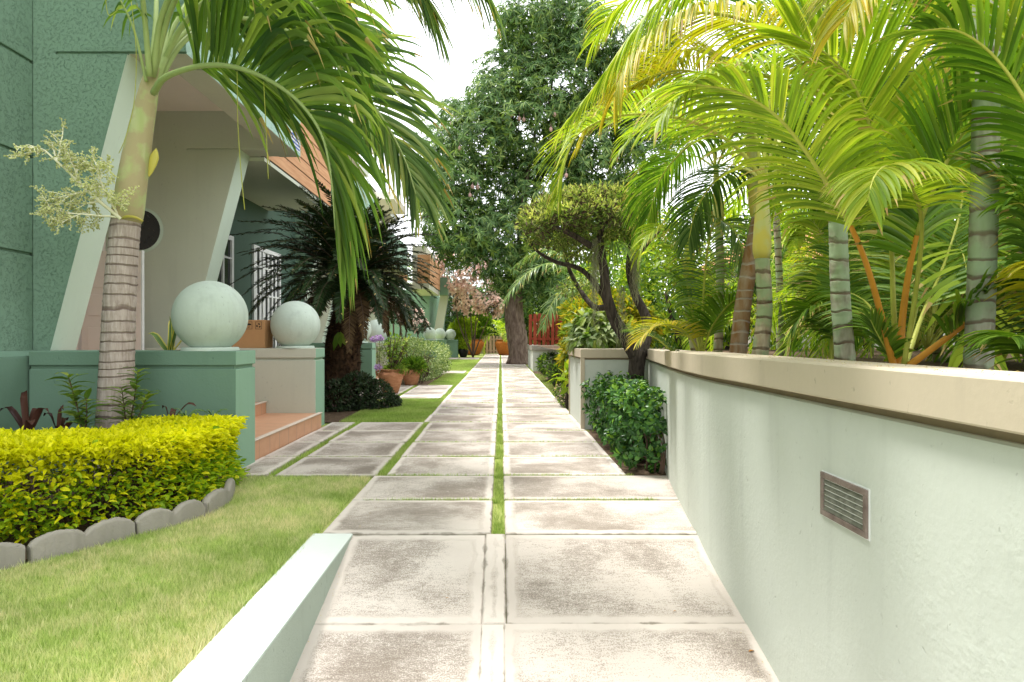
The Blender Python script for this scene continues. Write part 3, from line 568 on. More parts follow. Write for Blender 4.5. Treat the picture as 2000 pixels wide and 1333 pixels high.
def steps(oy, ox, label):
    S = thing('doorstep', label, 'steps', (-3.2+ox, 8.3+oy, 0), 'tiled doorsteps')
    g = G(); box(g, -4.9+ox, -2.615+ox, 6.972+oy, 9.708+oy, -.05, .2); build('step', g, M['tile'], S, .004)
    g = G(); box(g, -2.66+ox, -2.60+ox, 6.973+oy, 9.707+oy, .2, .215); build('nosing', g, M['tile_nose'], S, .004)
    g = G(); box(g, -6.1+ox, -3.42+ox, 6.974+oy, 9.706+oy, .2, .36); build('step', g, M['tile'], S, .004)
    g = G(); box(g, -3.46+ox, -3.405+ox, 6.975+oy, 9.705+oy, .36, .375); build('nosing', g, M['tile_nose'], S, .004)
steps(0, 0, 'terracotta tiled doorstep between the two nearest balls'); steps(10.04, -.65, 'terracotta tiled doorstep behind the clay pots')
# cardboard box with handling marks
B = thing('cardboard_box', 'brown cardboard box with umbrella and recycling marks between two balls', 'box', (-3.72, 9.9, 1.145))
g = G(); bx0, bx1, by0, by1 = -3.95, -3.46, 9.76, 10.12; box(g, bx0, bx1, by0, by1, 1.147, 1.56); build('carton', g, M['card'], B, .006)
g = G(); box(g, bx0+.002, bx1-.002, by0+.165, by0+.215, 1.5605, 1.562); build('tape', g, M['tan'], B)
def mark(g, cx, z, kind, fy):
    q = lambda x0, x1, z0, z1: box(g, cx+x0, cx+x1, fy-.002, fy-.0005, z+z0, z+z1)
    s = .046
    q(-s, s, s*1.1, s*1.1+.005); q(-s, s, -s*1.1-.005, -s*1.1); q(-s, -s+.005, -s*1.1, s*1.1); q(s-.005, s, -s*1.1, s*1.1)
    if kind == 'umbrella':
        th = np.linspace(0, PI, 13); v = [[cx+.034*math.cos(t), fy-.0022, z+.004+.026*math.sin(t)] for t in th]; g.add(v, [np.arange(13)])
        q(-.003, .003, -.03, .004); q(-.014, .003, -.036, -.030)
    else:
        for k in range(3):
            a = R(90+120*k); c, s_ = math.cos(a), math.sin(a); pts = [(.008, -.018), (.030, -.020), (.036, 0), (.022, .012), (.014, -.002)]
            g.add([[cx+c*x-s_*zz, fy-.0022, z-.003+s_*x+c*zz] for x, zz in pts], [np.arange(5)])
g = G(); mark(g, -3.69, 1.48, 'umbrella', by0); mark(g, -3.55, 1.48, 'recycle', by0); build('printed_mark', g, M['black'], B)
# ============================================================ PLANTS
def frond(pts, n=40, L=.6, wd=.03, droop=.5, a0=75, a1=28, vee=18, t0=.25, pr=.012, leafm=None, stalkm=None, cols=3, seg=5, roll=0, ns=1, name='frond', parent=None, jit=.10, lp=.6, heading=None, tipdroop=2., jt=1., halves=(1, -1), g=None, rachis=True):
    c = crom(pts, 36); 
    own = g is None
    if own: g = G()
    if rachis:
        if stalkm is M['orange'] and own: tube(g, c[:16], np.linspace(pr, pr*.22, 36)[:16], 6, 0, cap=False); tube(g, c[15:], np.linspace(pr, pr*.22, 36)[15:], 6, 2)
        else: tube(g, c, np.linspace(pr, pr*.22, 36), 6, 0)
    hd = c[-1]-c[0] if heading is None else np.array(heading, float)
    hd = np.array([hd[0], hd[1], 0.]); hd = nrm(hd) if np.linalg.norm(hd) > 1e-3 else np.array([1., 0, 0])
    T = nrm(np.gradient(c, axis=0)); t = np.linspace(t0, .995, n); idx = t*35
    S0 = np.cross(hd, [0, 0, 1.])
    allv = []
    for sd_ in halves:
        ii = np.clip(idx+rng.uniform(-.15, .15, n), 0, 35); p = np.stack([np.interp(ii, np.arange(36), c[:, k]) for k in range(3)], 1)
        tt = nrm(np.stack([np.interp(ii, np.arange(36), T[:, k]) for k in range(3)], 1))
        S = nrm(S0-(tt@S0)[:, None]*tt); N = np.cross(S, tt)
        if roll: cr, sr = math.cos(R(roll)), math.sin(R(roll)); S, N = S*cr+N*sr, N*cr-S*sr
        s = (t-t0)/(1-t0); a = np.radians(a0+(a1-a0)*s**1.1+rng.normal(0, 5*jt, n)); v = np.radians(vee+rng.normal(0, 9*jt, n))
        D = tt*np.cos(a)[:, None]+(S*sd_*np.cos(v)[:, None]+N*np.sin(v)[:, None])*np.sin(a)[:, None]
        Ln = L*(lp+(1-lp)*np.sin(PI*np.clip(s*.95+.12, 0, 1)))*rng.uniform(1-jit, 1+jit, n)*(1-.25*s**4)
        ks = np.linspace(0, 1, seg+1); cen = [p]; dirs = [D]
        dl = droop*rng.uniform(1-.4*jt, 1+.4*jt, n)
        for k in ks[1:]:
            dk = nrm(D+np.array([0, 0, -1.])*(dl*(k**tipdroop if tipdroop else k)*2.)[:, None]); cen.append(cen[-1]+dk*(Ln/seg)[:, None]); dirs.append(dk)
        cen = np.stack(cen, 1); dirs = np.stack(dirs, 1); Nn = nrm(N+rng.normal(0, .25*jt, (n, 3)))[:, None]
        Wv = nrm(np.cross(dirs, Nn)); up = np.cross(Wv, dirs)
        wp_ = np.interp(ks, [0, .12, .4, .75, 1], [.35, .8, 1, .7, .04])*wd*.5; wn = wp_[None, :, None]*rng.uniform(.8, 1.15, n)[:, None, None]
        if cols == 3: V = np.stack([cen-Wv*wn+up*wn*.5, cen, cen+Wv*wn+up*wn*.5], 2)
        else: V = np.stack([cen-Wv*wn, cen+Wv*wn], 2)
        k_ = cols; K = (seg+1)*k_; base = (np.arange(n)*K)[:, None, None]; i = (np.arange(seg)*k_)[None, :, None]; j = np.arange(k_-1)[None, None]
        q = base+i+j; f = np.stack([q, q+1, q+1+k_, q+k_], -1).reshape(-1, 4); mm = np.ones((n, seg, k_-1), int); dry = rng.random(n); mm[dry < (.25 if seg > 3 else .02), seg-1] = 3; mm[dry < (.05 if seg > 3 else 0), seg-2:] = 3
        g.add(V.reshape(-1, 3), f, mm.ravel(), True)
    if own: return build(name, g, [stalkm or M['rach'], leafm or M['palm'], M['ygstalk'], M['drytip']], parent)
def ring_trunk(pts, r0, r1, rings, seg=16, amp=.03, flare=0):
    c = crom(pts, max(30, int(rings*6))); n = len(c); t = np.linspace(0, 1, n); ph = (t*rings) % 1
    r = (r0+(r1-r0)*t)*(1+amp*(ph < .18)*1.-amp*.6*(ph > .85)); r = r*(1+flare*np.exp(-t*9))
    return c, r
# ---- big palm, left
TY = 5.9
PA = thing('palm_tree', 'arching palm with grey ringed trunk rising from the yellow hedge bed', 'palm', tuple(P(222, 850, TY)*np.array([1, 1, 0])))
c, r = ring_trunk([P(216, 955, TY), P(224, 820, TY), P(229, 700, TY), P(233, 600, TY), P(238, 520, TY), P(247, 425, TY)], .158, .118, 22, 20, .022, .15)
g = G(); tube(g, c, r, 24, 0, wob=.006); build('trunk', g, M['trunk_g'], PA)
g = G(); cs = crom([P(247, 432, TY), P(252, 400, TY), P(262, 330, TY), P(276, 250, TY), P(290, 180, TY), P(299, 130, TY)], 30)
tube(g, cs, np.interp(np.linspace(0, 1, 30), [0, .05, .2, .5, .8, 1], [.122, .13, .125, .108, .085, .055]), 22, 0); build('crownshaft', g, M['shaft'], PA)
g = G(); tube(g, crom([P(240, 432, TY-.05), P(243, 424, TY-.14), P(262, 424, TY-.13), P(278, 432, TY-.05)], 12), [.012]*12, 6); build('sheath_edge', g, M['snake_y'], PA)
g = G(); lathe(g, (0, 0, 0), [(.002, -.13), (.03, -.09), (.055, -.02), (.06, .04), (.035, .09), (.002, .13)], 12); g.v[0] = g.v[0]*np.array([.8, .35, 1])+g.v[0][:, 2:3]*np.array([.25, 0, 0])+P(298, 318, TY+.03); build('bract', g, M['snake_y'], PA)
def pal(*a): return [P(*q) for q in a]
lp_ = dict(parent=PA, wd=.052, stalkm=M['petiole'], seg=7)
def dfrond(pts, n, Lo, Li, wd, m, ro=60, dro=.25, dri=.5, a0=62, a1=20, t0=.24, pr=.03, td=2.):
    g = G(); k = dict(stalkm=M['petiole'], seg=7, g=g, jit=.18, tipdroop=td)
    frond(pal(*pts), n, Lo, wd, dro, a0, a1, 0, t0, pr, roll=ro, halves=(1,), lp=.75, **k); frond(pal(*pts), n, Li, wd, dri, a0, a1, 12, t0+.03, pr, roll=ro*.6, halves=(-1,), lp=.7, rachis=False, **k)
    build('frond', g, [M['petiole'], M[m], M['ygstalk'], M['drytip']], PA)
dfrond(((300,182,5.80),(325,150,5.55),(400,128,5.3),(470,134,5.12),(535,162,5.0),(590,205,4.92),(628,262,4.88),(645,330,4.86),(652,400,4.9),(655,450,4.92)), 104, 1.12, .95, .050, 'palm', 62, .75, .7, td=2.6)
dfrond(((305,170,5.95),(360,80,6.1),(450,35,6.3),(560,60,6.5),(660,130,6.7),(740,220,6.8),(790,310,6.85),(812,380,6.85)), 104, 1.05, .9, .042, 'palm_b', 55, .5, .6, t0=.3)
dfrond(((298,150,5.8),(320,20,5.6),(400,-100,5.2),(520,-150,4.8),(640,-150,4.55),(740,-100,4.4),(800,-40,4.35),(835,20,4.3)), 70, .86, .86, .036, 'palm_b', 25, .8, .8, 58, 14, t0=.45, td=1.4)
dfrond(((296,140,5.8),(330,0,5.6),(430,-120,5.2),(560,-200,4.8),(700,-210,4.5),(800,-160,4.3),(880,-100,4.2),(930,-40,4.2)), 74, .80, .86, .034, 'palm_b', 25, .7, .9, 58, 16, t0=.45, td=1.4)
dfrond(((300,160,5.95),(345,40,6.2),(420,-50,6.5),(520,-80,6.9),(620,-30,7.3),(690,60,7.6),(720,150,7.7)), 44, .95, .85, .055, 'palm', 50, .6, .6, t0=.28)
dfrond(((303,165,5.9),(340,85,6.0),(400,40,6.15),(480,20,6.35),(560,40,6.5),(620,90,6.6)), 46, .85, .8, .06, 'palm', 50, .3, .5, t0=.3)
dfrond(((303,165,6.0),(350,60,5.9),(420,-10,5.7),(520,-30,5.5),(610,10,5.4),(670,90,5.35),(700,180,5.35)), 50, .85, .8, .058, 'palm', 50, .4, .55, t0=.35)
frond(pal((292,150,5.75),(283,40,5.6),(270,-80,5.3),(250,-220,4.9),(200,-330,4.5),(100,-380,4.1)), 32, .7, wd=.04, droop=.6, t0=.4, pr=.028, leafm=M['palm'], stalkm=M['petiole'], parent=PA)
frond(pal((294,140,5.95),(305,20,6.1),(300,-140,6.5),(260,-260,7.),(180,-320,7.6)), 30, .7, wd=.04, droop=.5, t0=.35, pr=.026, leafm=M['palm_b'], stalkm=M['petiole'], parent=PA)
frond(pal((300,150,5.85),(330,30,5.6),(380,-70,5.1),(430,-150,4.4),(470,-120,3.8)), 30, .6, wd=.04, droop=.6, t0=.35, pr=.026, leafm=M['palm'], stalkm=M['petiole'], parent=PA)
frond(pal((286,160,5.8),(262,60,5.7),(235,0,5.6),(215,-40,5.5),(170,-50,5.4)), 16, .45, wd=.03, droop=.9, t0=.5, pr=.016, leafm=M['palm'], stalkm=M['petiole'], parent=PA)
# hanging fibres
for a in (((256,0,5.6),(266,100,5.6),(262,200,5.6),(245,270,5.6),(232,300,5.6)), ((463,140,5.15),(465,250,5.15),(472,350,5.15),(478,410,5.15)), ((515,160,5.05),(520,260,5.05),(524,350,5.05)), ((205,-10,5.6),(212,30,5.6),(230,20,5.6))):
    g = G(); tube(g, crom(pal(*a), 14), .0035, 4); build('leaf_fibre', g, M['ygstalk'], PA)
# inflorescence
g = G()
def infl(p, d, ln, r, depth):
    n = 7; pts = [p]; dd = d.copy()
    for i in range(n): dd = nrm(dd+rng.normal(0, .10, 3)+np.array([0, 0, -.03*depth])); pts.append(pts[-1]+dd*ln/n)
    pts = np.array(pts); tube(g, pts, np.linspace(r, r*.45, n+1), 5, 0, cap=False)
    if depth == 2:
        m_ = int(ln/.010); t = np.linspace(.1, 1, m_); q = np.stack([np.interp(t*n, np.arange(n+1), pts[:, k]) for k in range(3)], 1); q = q+rng.normal(0, .002, q.shape)
        scatter(g, (np.array([[0,0,0],[-.5,.5,0],[0,1,0],[.5,.5,0],[0,.5,.5],[0,.5,-.5]]), np.array([[0,1,4],[1,2,4],[2,3,4],[3,0,4],[1,0,5],[2,1,5],[3,2,5],[0,3,5]])), q, rdir(len(q)), rdir(len(q)), .019, .015, 1); return
    for i in range(2 if depth == 0 else 1, n+1):
        for s in range(2):
            rr_ = rdir(1)[0]; rr_ = nrm(rr_-dd*(rr_@dd)); d2 = nrm(dd*.6+rr_*.9); infl(pts[i], d2, ln*(.48 if depth == 0 else .40)*rng.uniform(.7, 1.2)*(1-.25*i/n), r*.5, depth+1)
infl(P(236, 428, 5.78), nrm(P(120, 335, 5.6)-P(236, 428, 5.78)), .74, .017, 0)
infl(P(230, 420, 5.78), nrm(P(215, 330, 5.55)-P(230, 420, 5.78)), .46, .010, 0)
infl(P(232, 425, 5.78), nrm(P(110, 412, 5.6)-P(232, 425, 5.78)), .5, .010, 0)
build('inflorescence', g, [M['stem'], M['berry']], PA)
# ---- golden hedge
hc = crom([(-4.4, 3.95, 0), (-3.6, 4.25, 0), (-3.0, 4.65, 0), (-2.78, 5.05, 0), (-2.72, 5.6, 0), (-2.82, 6.05, 0)], 60)
HG = thing('hedge', 'clipped golden yellow hedge curving round the bed below the green wall', 'hedge', (-3.2, 4.8, 0))
g = G(); N = 25000; i = rng.integers(0, 59, N); base = hc[i]+(hc[i+1]-hc[i])*rng.random((N, 1)); tn = nrm(np.gradient(hc, axis=0))[i]; sdv = np.stack([tn[:, 1], -tn[:, 0], 0*tn[:, 0]], 1)
face = rng.random(N); off = np.where(face < .5, rng.uniform(-.42, .40, N), np.where(face < .88, rng.uniform(.26, .42, N), rng.uniform(-.4, -.3, N)))
zt = .60+.03*np.sin(base[:, 0]*5)+.02*np.sin(base[:, 1]*7); hz = np.where(face < .5, zt-np.abs(rng.normal(0, .035, N))-.03*(np.abs(off) > .34), rng.uniform(.03, .58, N))
bulge = .05*np.sin(hz*9+base[:, 0]*6)
pos = base+sdv*(off+np.where(face >= .5, bulge, 0)+.02*(hz < .2))[:, None]; pos[:, 2] = hz
dr = nrm(sdv*np.sign(off)[:, None]*np.where(face < .5, .3, .9)[:, None]+np.stack([rng.normal(0, .6, N), rng.normal(0, .6, N), np.where(face < .5, .75, .15)+rng.normal(0, .35, N)], 1))
keep = (face < .5) | (rng.random(N) < .75*np.clip(.80+np.sin(pos[:, 0]*9)*np.sin(pos[:, 2]*14+pos[:, 1]*8)*.5+hz*.7, 0.22, 1))
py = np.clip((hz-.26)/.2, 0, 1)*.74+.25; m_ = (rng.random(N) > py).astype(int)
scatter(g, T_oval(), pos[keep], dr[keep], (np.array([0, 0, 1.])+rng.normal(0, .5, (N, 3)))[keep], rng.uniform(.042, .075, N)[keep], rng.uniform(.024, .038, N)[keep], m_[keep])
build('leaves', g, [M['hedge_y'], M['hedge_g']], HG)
g = G()
for k in range(330):
    i = random.randrange(59); b = hc[i]+np.array([random.uniform(-.08, .08), random.uniform(-.1, .1), 0]); s = random.uniform(-.36, .36); e = b+np.array([tn[0][0]*0, 0, 0])+np.array([random.uniform(-.3, .3), random.uniform(-.3, .3), random.uniform(.3, .56)])
    tube(g, crom([b, (b+e)/2+rdir(1)[0]*.05, e], 5), [.006, .005, .0045, .003, .002], 4, 0, cap=False)
build('twigs', g, M['twig'], HG)
# ---- scalloped edging stones
def stone_curve(pts, n, label):
    S = thing('edging_stone', label, 'edging', tuple(np.array([pts[len(pts)//2][0], pts[len(pts)//2][1], 0])), 'scalloped concrete edging')
    c = crom([(a, b, 0) for a, b in pts], 33); t = nrm(np.gradient(c, axis=0)); nx = np.stack([-t[:, 1], t[:, 0], 0*t[:, 0]], 1); s = np.linspace(0, 1, 33)
    top = .075+.055*np.abs(np.sin(PI*s*n))**.6; g = G(); v = []
    for i in range(33):
        tp = top[i]
        for o, z in ((-.03, -.06), (-.03, tp-.02), (-.02, tp-.004), (0, tp), (.02, tp-.004), (.03, tp-.02), (.03, -.06)): v.append(c[i]+nx[i]*o+np.array([0, 0, z]))
    k = 7; i = np.arange(32)[:, None]*k; j = np.arange(6)[None]; g.add(np.array(v), np.stack([i+j, i+j+k, i+j+k+1, i+j+1], -1).reshape(-1, 4), 0, True)
    for e in (np.arange(7)[::-1], np.arange(7)+32*7): g.f.append(e[None]); g.m.append(np.array([0])); g.sm.append(np.array([False]))
    sv = g.v[0]; sv += rng.normal(0, .0022, sv.shape); build('block', g, M['stone'], S)
stone_curve([(-3.40, 3.50), (-3.1, 3.60), (-2.795, 3.905)], 2, 'scalloped concrete edging stone at the left edge of the photo')
stone_curve([(-2.785, 3.925), (-2.62, 4.15), (-2.45, 4.43)], 2, 'second scalloped edging stone from the left, below the yellow hedge')
stone_curve([(-2.442, 4.445), (-2.30, 4.66), (-2.205, 4.91)], 2, 'third scalloped edging stone from the left, below the yellow hedge')
stone_curve([(-2.20, 4.93), (-2.19, 5.3), (-2.30, 5.68)], 2, 'edging stone curving back towards the green wall corner')
# ---- small bed plants
def strap_plant(name, label, cat, base, n, L, wd, mat, spread=.6, up=1., droop=.6, group=None, m2=None, seed_dirs=None):
    Pl = thing(name, label, cat, tuple(base), group); g = G()
    for k in range(n):
        a = k*2.4+random.uniform(-.3, .3); d = np.array([math.cos(a)*spread, math.sin(a)*spread, up]) if seed_dirs is None else np.array(seed_dirs[k]); l = L*random.uniform(.7, 1.1)
        c = crom([base, base+d*l*.5, base+d*l*.9+np.array([0, 0, -droop*l*.15]), base+d*l*1.15*np.array([1.1, 1.1, .8])+np.array([0, 0, -droop*l*.35])], 9); t = nrm(np.gradient(c, axis=0)); s = nrm(np.cross(t, np.array([.3*math.sin(a), -.3*math.cos(a), 1.]))); n_ = np.cross(s, t)
        wv = wd*.5*np.interp(np.linspace(0, 1, 9), [0, .3, .7, .93, 1], [.7, .9, 1, .75, .05])[:, None]
        cols = [c-s*wv+n_*wv*.35, c-s*wv*.72+n_*wv*.2, c, c+s*wv*.72+n_*wv*.2, c+s*wv+n_*wv*.35]; V = np.stack(cols, 1).reshape(-1, 3)
        i = np.arange(8)[:, None]*5; j = np.arange(4)[None]; f = np.stack([i+j, i+j+1, i+j+6, i+j+5], -1); mm = np.broadcast_to(np.array([1, 0, 0, 1]) if m2 else 0, (8, 4)).ravel()
        g.add(V, f.reshape(-1, 4), mm, True)
    build('leaves', g, [mat]+([m2] if m2 else []), Pl); return Pl
strap_plant('bromeliad', 'dark maroon bromeliad at the left edge, tallest strap leaf upright', 'plant', np.array([-4.05, 5.7, .46]), 5, .40, .065, M['maroon'], seed_dirs=[(-.1, 0, 1.2), (.35, 0, .75), (-.5, 0, .8), (.3, -.3, .6), (0, .3, .7)])
strap_plant('bromeliad', 'dark maroon bromeliad just left of the ringed palm trunk', 'plant', np.array([-3.72, 5.6, .46]), 5, .34, .06, M['maroon'], seed_dirs=[(.1, 0, 1.0), (.55, 0, .7), (-.3, 0, .8), (.3, -.3, .5), (0, .3, .7)])
strap_plant('bromeliad', 'dark maroon bromeliad just right of the ringed palm trunk', 'plant', np.array([-3.03, 6.1, .5]), 4, .26, .05, M['maroon'], seed_dirs=[(.7, 0, .9), (-.2, 0, .8), (.3, -.3, .5), (0, .3, .7)])
strap_plant('snake_plant', 'upright yellow edged snake plant behind the green wall by the door', 'plant', np.array([-3.60, 7.25, 1.10]), 5, .48, .085, M['snake'], m2=M['snake_y'], droop=0, seed_dirs=[(-.55, 0, .72), (-.02, 0, 1.35), (.25, .0, .95), (.6, 0, .75), (-.1, .3, .8)])
def reed(label, base, stems, group):
    Pl = thing('reed_orchid', label, 'plant', tuple(base), group); g = G()
    for dx, h, ln in stems:
        c = crom([base, base+np.array([dx*.5, 0, h*.5]), base+np.array([dx, -.03, h])], 12); tube(g, c, np.linspace(.008, .004, 12), 5, 1)
        t = np.linspace(.3, 1, int(h/.022)); q = np.stack([np.interp(t*11, np.arange(12), c[:, k]) for k in range(3)], 1); n = len(q); sg = np.where(np.arange(n) % 2, 1, -1)
        d = np.stack([sg*.9+rng.normal(0, .2, n), rng.normal(0, .45, n)-.1, .5+rng.normal(0, .15, n)], 1); scatter(g, T_strap(), q, d, np.array([0, 0, 1.])+rng.normal(0, .2, (n, 3)), rng.uniform(.11, .17, n), .05, 0)
    build('leaves', g, [M['reed'], M['twig']], Pl)
M['reed'] = foliage('reed_leaves', (.12, .24, .04), (.24, .36, .06), .35, .4, (.45, .50, .10))
reed('leafy orchid stems leaning left in front of the palm trunk', np.array([-3.5, 5.6, .42]), [(-.12, .56, 1), (.03, .38, 1), (.02, .2, 1)], 'reed orchids at the palm foot')
reed('taller leafy orchid stems right of the palm trunk', np.array([-3.18, 5.65, .42]), [(.12, .60, 1), (-.02, .45, 1), (.2, .4, 1)], 'reed orchids at the palm foot')
strap_plant('young_palm_seedling', 'small blue green spiky seedling poking through the yellow hedge', 'plant', np.array([-2.72, 5.75, .6]), 9, .15, .012, M['areca_d'], spread=.9, up=.7)
strap_plant('young_palm_seedling', 'small dark spiky seedling at the green wall corner', 'plant', np.array([-2.62, 6.05, .58]), 9, .13, .01, M['areca_d'], spread=.9, up=.7)
# ---- leafy bushes
def blobs(bl, n, shell=.72):
    """points + outward normals over a union of ellipsoids (c, r)"""
    C_ = np.array([b[0] for b in bl], float); Rr = np.array([b[1] for b in bl], float); w_ = (Rr[:, 0]*Rr[:, 2]+Rr[:, 0]*Rr[:, 1]); i = rng.choice(len(bl), n, p=w_/w_.sum())
    d = rdir(n); rad = shell+(1.04-shell)*rng.random(n)**.6; p = C_[i]+d*Rr[i]*rad[:, None]
    inside = (np.linalg.norm((p[:, None]-C_[None])/Rr[None], axis=2) < shell*.86).any(1); p, d = p[~inside], d[~inside]; return p, nrm(d)
def leafbush(g, bl, n, L, W_, T, mats=(0,), probs=None, out=.7, dwn=0., shell=.72, upn=.8, rnd=.6, zmin=None, lvar=.3):
    p, d = blobs(bl, n, shell)
    if zmin is not None: k = p[:, 2] > zmin; p, d = p[k], d[k]
    m_ = rng.choice(mats, len(p), p=probs); dd = nrm(d*out+rng.normal(0, rnd, p.shape)+np.array([0, 0, -dwn])); up = nrm(d*.4+np.array([0, 0, upn])+rng.normal(0, .35, p.shape))
    scatter(g, T, p, dd, up, L*rng.uniform(1-lvar, 1+lvar, len(p)), W_*rng.uniform(.8, 1.2, len(p)), m_)
def limbs(g, base, targets, r, m=0, seg=6):
    for t in targets:
        b, t = np.array(base, float), np.array(t, float); mid = (b+t)/2+rdir(1)[0]*np.linalg.norm(t-b)*.1; tube(g, crom([b, mid, t], 8), np.linspace(r, r*.3, 8), seg, m)
BU = thing('glossy_bush', 'dark glossy clipped bush against the mint wall below the flat-topped tree', 'bush', (1.5, 7.8, 0))
bl = []
for y in np.arange(6.55, 9.3, .45):
    xl = np.interp(y, [6.4, 7.4, 9.3], [1.38, 1.25, 1.3]); xr = np.interp(y, [6.15, 9.6], [1.48, 2.0])-.02
    for x in (xl+.12, (xl+xr)/2, xr-.16):
        bl.append(((x, y, .58), (.26, .3, .20))); bl.append(((x+.02, y, .30), (.24, .3, .28)))
bl += [((1.4, 6.42, .12), (.16, .2, .14)), ((1.28, 7.0, .18), (.16, .3, .2))]
g = G(); 
# clusters: rosettes of paddle leaves
p, d = blobs(bl, 1500, .8); k = (p[:, 0] < np.interp(p[:, 1], [6.15, 9.6], [1.53, 2.1])) & (p[:, 2] > .02); p, d = p[k], d[k]
nl = 7; P_ = np.repeat(p, nl, 0)+rng.normal(0, .018, (len(p)*nl, 3)); ax = np.repeat(nrm(d+np.array([-.05, -.2, .35])), nl, 0); rd_ = rdir(len(P_)); rd_ = nrm(rd_-(rd_*ax).sum(1)[:, None]*ax)
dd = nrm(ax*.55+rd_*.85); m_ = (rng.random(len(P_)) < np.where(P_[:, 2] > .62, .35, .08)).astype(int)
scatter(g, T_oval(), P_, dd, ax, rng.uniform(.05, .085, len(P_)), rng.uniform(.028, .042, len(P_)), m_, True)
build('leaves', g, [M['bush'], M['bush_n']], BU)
g = G()
for i in range(70):
    q = p[rng.integers(len(p))]; tube(g, crom([(q[0]*.4+.6*1.55, q[1], .02), (q+np.array([1.6, q[1], .1]))/2, q], 6), np.linspace(.012, .004, 6), 5)
build('branches', g, M['twig'], BU)
# ---- flat-topped tree
ty = 8.9
FT = thing('cloud_pruned_tree', 'dark twisted tree with flat clipped crown in the wall corner', 'tree', (float(P(1238, 850, ty)[0]), ty, 0))
g = G()
def L_(pts, r0, r1, n=18): tube(g, crom(pal(*pts), n), np.linspace(r0, r1, n), 10, 0, wob=.05)
L_([(1232,855,8.85),(1238,780,8.88),(1243,720,8.9),(1246,685,8.9)], .125, .11)
L_([(1244,700,8.9),(1222,660,8.9),(1198,620,8.88),(1184,575,8.85),(1180,530,8.85),(1172,480,8.85),(1173,440,8.85),(1166,400,8.85)], .10, .035, 30)
L_([(1248,705,8.9),(1262,660,9.1),(1262,620,9.3),(1242,580,9.4),(1229,530,9.4),(1232,480,9.3),(1226,430,9.2),(1215,400,9.1)], .085, .03, 26)
L_([(1174,490,8.85),(1150,478,8.7),(1120,460,8.6),(1085,445,8.5),(1050,432,8.4)], .05, .02)
L_([(1188,590,8.9),(1150,540,9.1),(1125,522,9.2),(1085,512,9.2),(1046,488,9.1),(1024,450,9.0)], .045, .016)
L_([(1190,600,9.),(1160,600,9.5),(1135,570,9.8),(1115,535,9.9),(1105,500,9.8),(1095,460,9.7)], .05, .02)
L_([(1172,450,8.85),(1190,430,8.7),(1215,415,8.6),(1245,405,8.6)], .03, .012); L_([(1230,470,9.3),(1250,440,9.3),(1262,420,9.2)], .03, .012)
L_([(1170,430,8.85),(1150,415,8.7),(1120,405,8.5)], .028, .012); L_([(1230,520,9.4),(1262,480,9.5),(1290,450,9.4)], .035, .015)
build('trunk', g, M['bark_d'], FT)
g = G(); bl = []
for u, v_, y, ru, rv in ((1060,428,8.8,42,26),(1045,440,8.5,30,20),(1090,408,8.9,50,24),(1130,400,8.6,55,26),(1130,402,9.3,55,24),(1172,395,8.9,55,24),(1215,398,8.7,50,24),(1215,402,9.3,50,24),(1245,412,9.0,28,22),(1100,425,8.4,45,20),(1165,418,8.4,55,20)):
    bl.append((P(u, v_, y), (ru/146, .42, rv/146)))
p, d = blobs(bl, 19000, .6); p = p+rng.normal(0, .02, p.shape); k = rng.random(len(p)) < np.where(d[:, 2] > -.05, 1., .42)*(.75+.25*np.sin(p[:, 0]*11)*np.sin(p[:, 1]*9)); p, d = p[k], d[k]
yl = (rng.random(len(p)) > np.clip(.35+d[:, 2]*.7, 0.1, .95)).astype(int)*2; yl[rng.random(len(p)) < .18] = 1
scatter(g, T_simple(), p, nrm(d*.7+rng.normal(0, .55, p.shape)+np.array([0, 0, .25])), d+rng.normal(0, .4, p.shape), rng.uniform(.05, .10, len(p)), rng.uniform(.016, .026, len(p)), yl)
bl2 = [(P(1140, 492, 9.3), (.36, .35, .14)), (P(1115, 470, 9.5), (.3, .3, .12)), (P(1075,470,8.9), (.35, .35, .1)), (P(1160,455,9.0), (.5, .4, .12)), (P(1215,450,9.2), (.35, .35, .12)), (P(1125, 565, 10.), (.3, .3, .15))]
leafbush(g, bl2, 3600, .07, .02, T_simple(), (0, 2, 1), [.25, .6, .15], .5, 0, .3)
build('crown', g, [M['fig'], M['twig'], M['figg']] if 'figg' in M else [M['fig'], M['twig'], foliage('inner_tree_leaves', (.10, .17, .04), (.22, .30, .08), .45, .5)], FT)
g = G()
for k in range(900):
    q = p[rng.integers(len(p))]-np.array([0, 0, .05]); b = q*np.array([.75, .75, 1])+np.array([P(1172, 0, ty)[0]*.25, ty*.25, -.12]); tube(g, crom([b*.35+q*.65, (b*.2+q*.8)+rdir(1)[0]*.03, q], 4), [.006, .005, .003, .0015], 3, 0, cap=False)
build('twigs', g, M['twig'], FT)
def moss(label, u, v0, v1, y, w0, nst=58):
    Mo = thing('hanging_moss', label, 'moss', tuple(P(u, v0, y)), 'grey moss hanging in the tree'); g = G()
    for k in range(nst):
        a = P(u, v0, y)+rng.normal(0, w0, 3)*np.array([1, .8, .5]); l = (P(u, v0, y)-P(u, v1, y))[2]*rng.uniform(.15, 1.)**.8; b = a+np.array([rng.normal(0, .02), rng.normal(0, .02), -l])
        tube(g, crom([a, (a+b)/2+rng.normal(0, .03, 3), b], 12)+rng.normal(0, .014, (12, 3)), .0022, 3, 0, cap=False)
    build('strands', g, M['moss'], Mo)
moss('long grey moss beard hanging left of the trunk', 1162, 470, 640, 8.7, .022); moss('grey moss beard hanging right of the second limb', 1240, 490, 600, 9.2, .02, 60); moss('thin grey moss strands above the wall cap', 1213, 560, 690, 8.8, .02, 22)
strap_plant('epiphyte', 'green strappy epiphyte clinging to the tree above its fork', 'plant', P(1195, 480, 8.7), 34, .42, .02, M['reed'], spread=.8, up=.15, droop=2.2)
